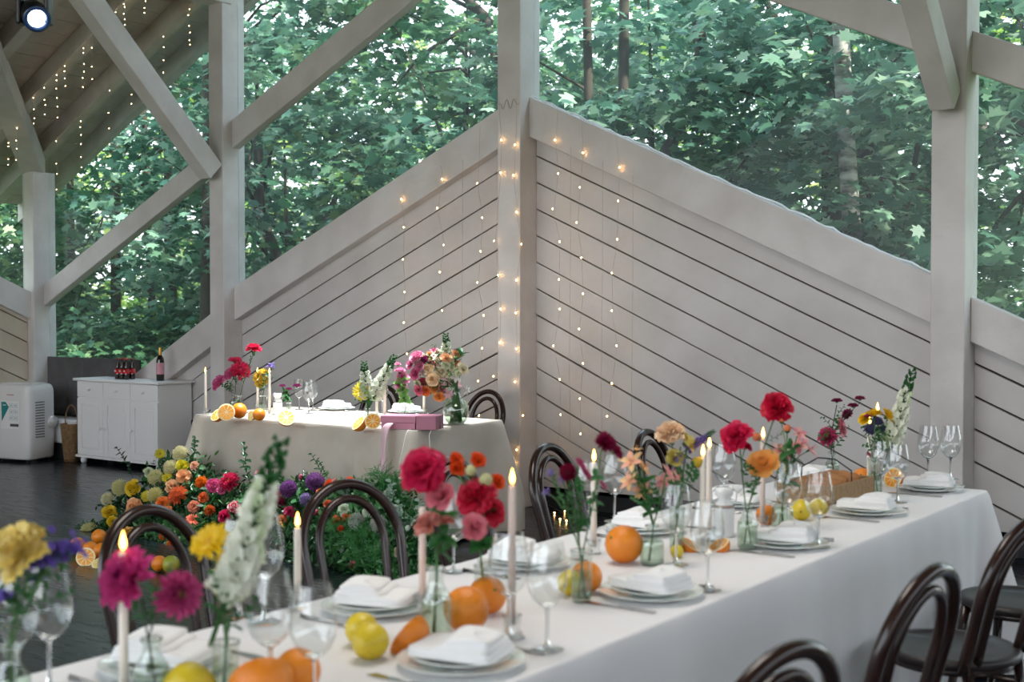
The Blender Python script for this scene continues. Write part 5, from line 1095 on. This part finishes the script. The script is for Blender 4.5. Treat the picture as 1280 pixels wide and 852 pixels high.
for i, (col, Y, tp, lb) in enumerate(((
    [(502, 249), (505, 284), (504, 324), (506, 365), (505, 403), (509, 442)], 7.85, 2.45, 'fairy light string farthest left on the boarded wall, above the head table'),
    ([(553, 224), (547, 260), (555, 306), (550, 340), (553, 388)], 7.85, 2.62, 'second fairy light string from the left on the boarded wall'),
    ([(597, 229), (603, 272), (601, 314), (597, 353), (605, 394), (603, 435), (598, 476), (599, 519)], 7.85, 2.9, 'fairy light string just left of the centre post'),
    ([(618, 301), (623, 344), (626, 386), (625, 428), (617, 470), (627, 175), (626, 216)], 7.73, 3.1, 'fairy light string on the left edge of the centre post'),
    ([(644, 181), (642, 219), (646, 265), (652, 305), (646, 350), (645, 391), (646, 436), (644, 477), (654, 519), (646, 562), (642, 579)], 7.73, 3.1, 'fairy light string down the middle of the centre post'),
    ([(694, 175), (698, 217), (691, 261), (700, 302), (699, 349), (700, 386), (692, 432), (700, 474), (701, 518), (697, 560)], 7.85, 3.0, 'fairy light string right beside the centre post'),
    ([(729, 191), (725, 234), (721, 278), (727, 322), (729, 367), (724, 411), (729, 454), (725, 498), (726, 542)], 7.85, 2.95, 'second fairy light string right of the centre post'),
    ([(775, 209), (773, 251), (772, 299), (765, 341), (765, 388), (771, 432), (765, 479), (759, 520)], 7.85, 2.8, 'rightmost fairy light string on the boarded wall'))):
    string(col, Y, tp, lb)
m = MB(); rn = random.Random(8)
for i, px in enumerate((577, 712, 752, 790)):
    p = onY(px, 300, 7.85); zt = 2.9-abs(p.x+5.65)*.46; m = MB(); m.tube([V(p.x, 7.862, zt), V(p.x+.004, 7.855, zt-.8), V(p.x-.004, 7.855, zt-1.6), V(p.x, 7.858, .55)], .001, 4)
    tag(m.obj('light_wire', wirem), ('bare wire between the two fairy light strings left of the centre post', 'bare wire between the first and second string right of the centre post', 'bare wire between the second and third string right of the centre post', 'bare wire right of the last fairy light string')[i], 'wire')
# strings along the rafters at the upper left
n = 0
for i in range(17):
    x = -11.35+i*.135+rn.uniform(-.05, .05); Y = 7.185 if i % 3 else 7.82; zz = rz(x); t = empty('fairy_light_string', (x, Y, zz), 0, 'short fairy light string hanging under the rafters at the upper left', 'fairy lights', 'fairy light strings under the rafters')
    L = rn.uniform(.25, .6); k_ = rn.randint(3, 6); m = MB(); m.tube([V(0, 0, .02), V(.006, 0, -L*.5), V(0, 0, -L)], .001, 4); m.obj('wire', wirem, t)
    for k in range(k_): link('bulb', BM2, t, V(rn.uniform(-.012, .012), -.003, -L*(k+rn.uniform(.3, 1))/k_), scale=.75)
# loose end of the lights on the floor by the centre post
t = empty('fairy_light_string', (-5.3, 7.6, 0), 0, 'loose end of fairy lights lying on the dark floor beside the centre post', 'fairy lights'); m = MB()
fp = [F0(*q)-V(-5.3, 7.6, 0)+V(0, 0, .006) for q in ((655, 604), (662, 622), (682, 630), (705, 642), (700, 655), (690, 648))]; m.tube(fp, .0012, 4); m.obj('wire', wirem, t)
for q in ((652, 605), (706, 640), (700, 650), (693, 642), (708, 652)): link('bulb', BM, t, F0(*q)-V(-5.3, 7.6, 0)+V(0, 0, .009))
# wavy wire nailed to the centre post
m = MB(); m.tube([V(-5.76+.2*i/30, 7.746, onY(636, 130, 7.75).z+.035*math.sin(i*.62)*(1 if 4 < i < 26 else .3)) for i in range(31)], .003, 5); tag(m.obj('wavy_wire', wirem), 'small wavy wire on the centre post at sill height', 'wire')
bpy.context.view_layer.update()
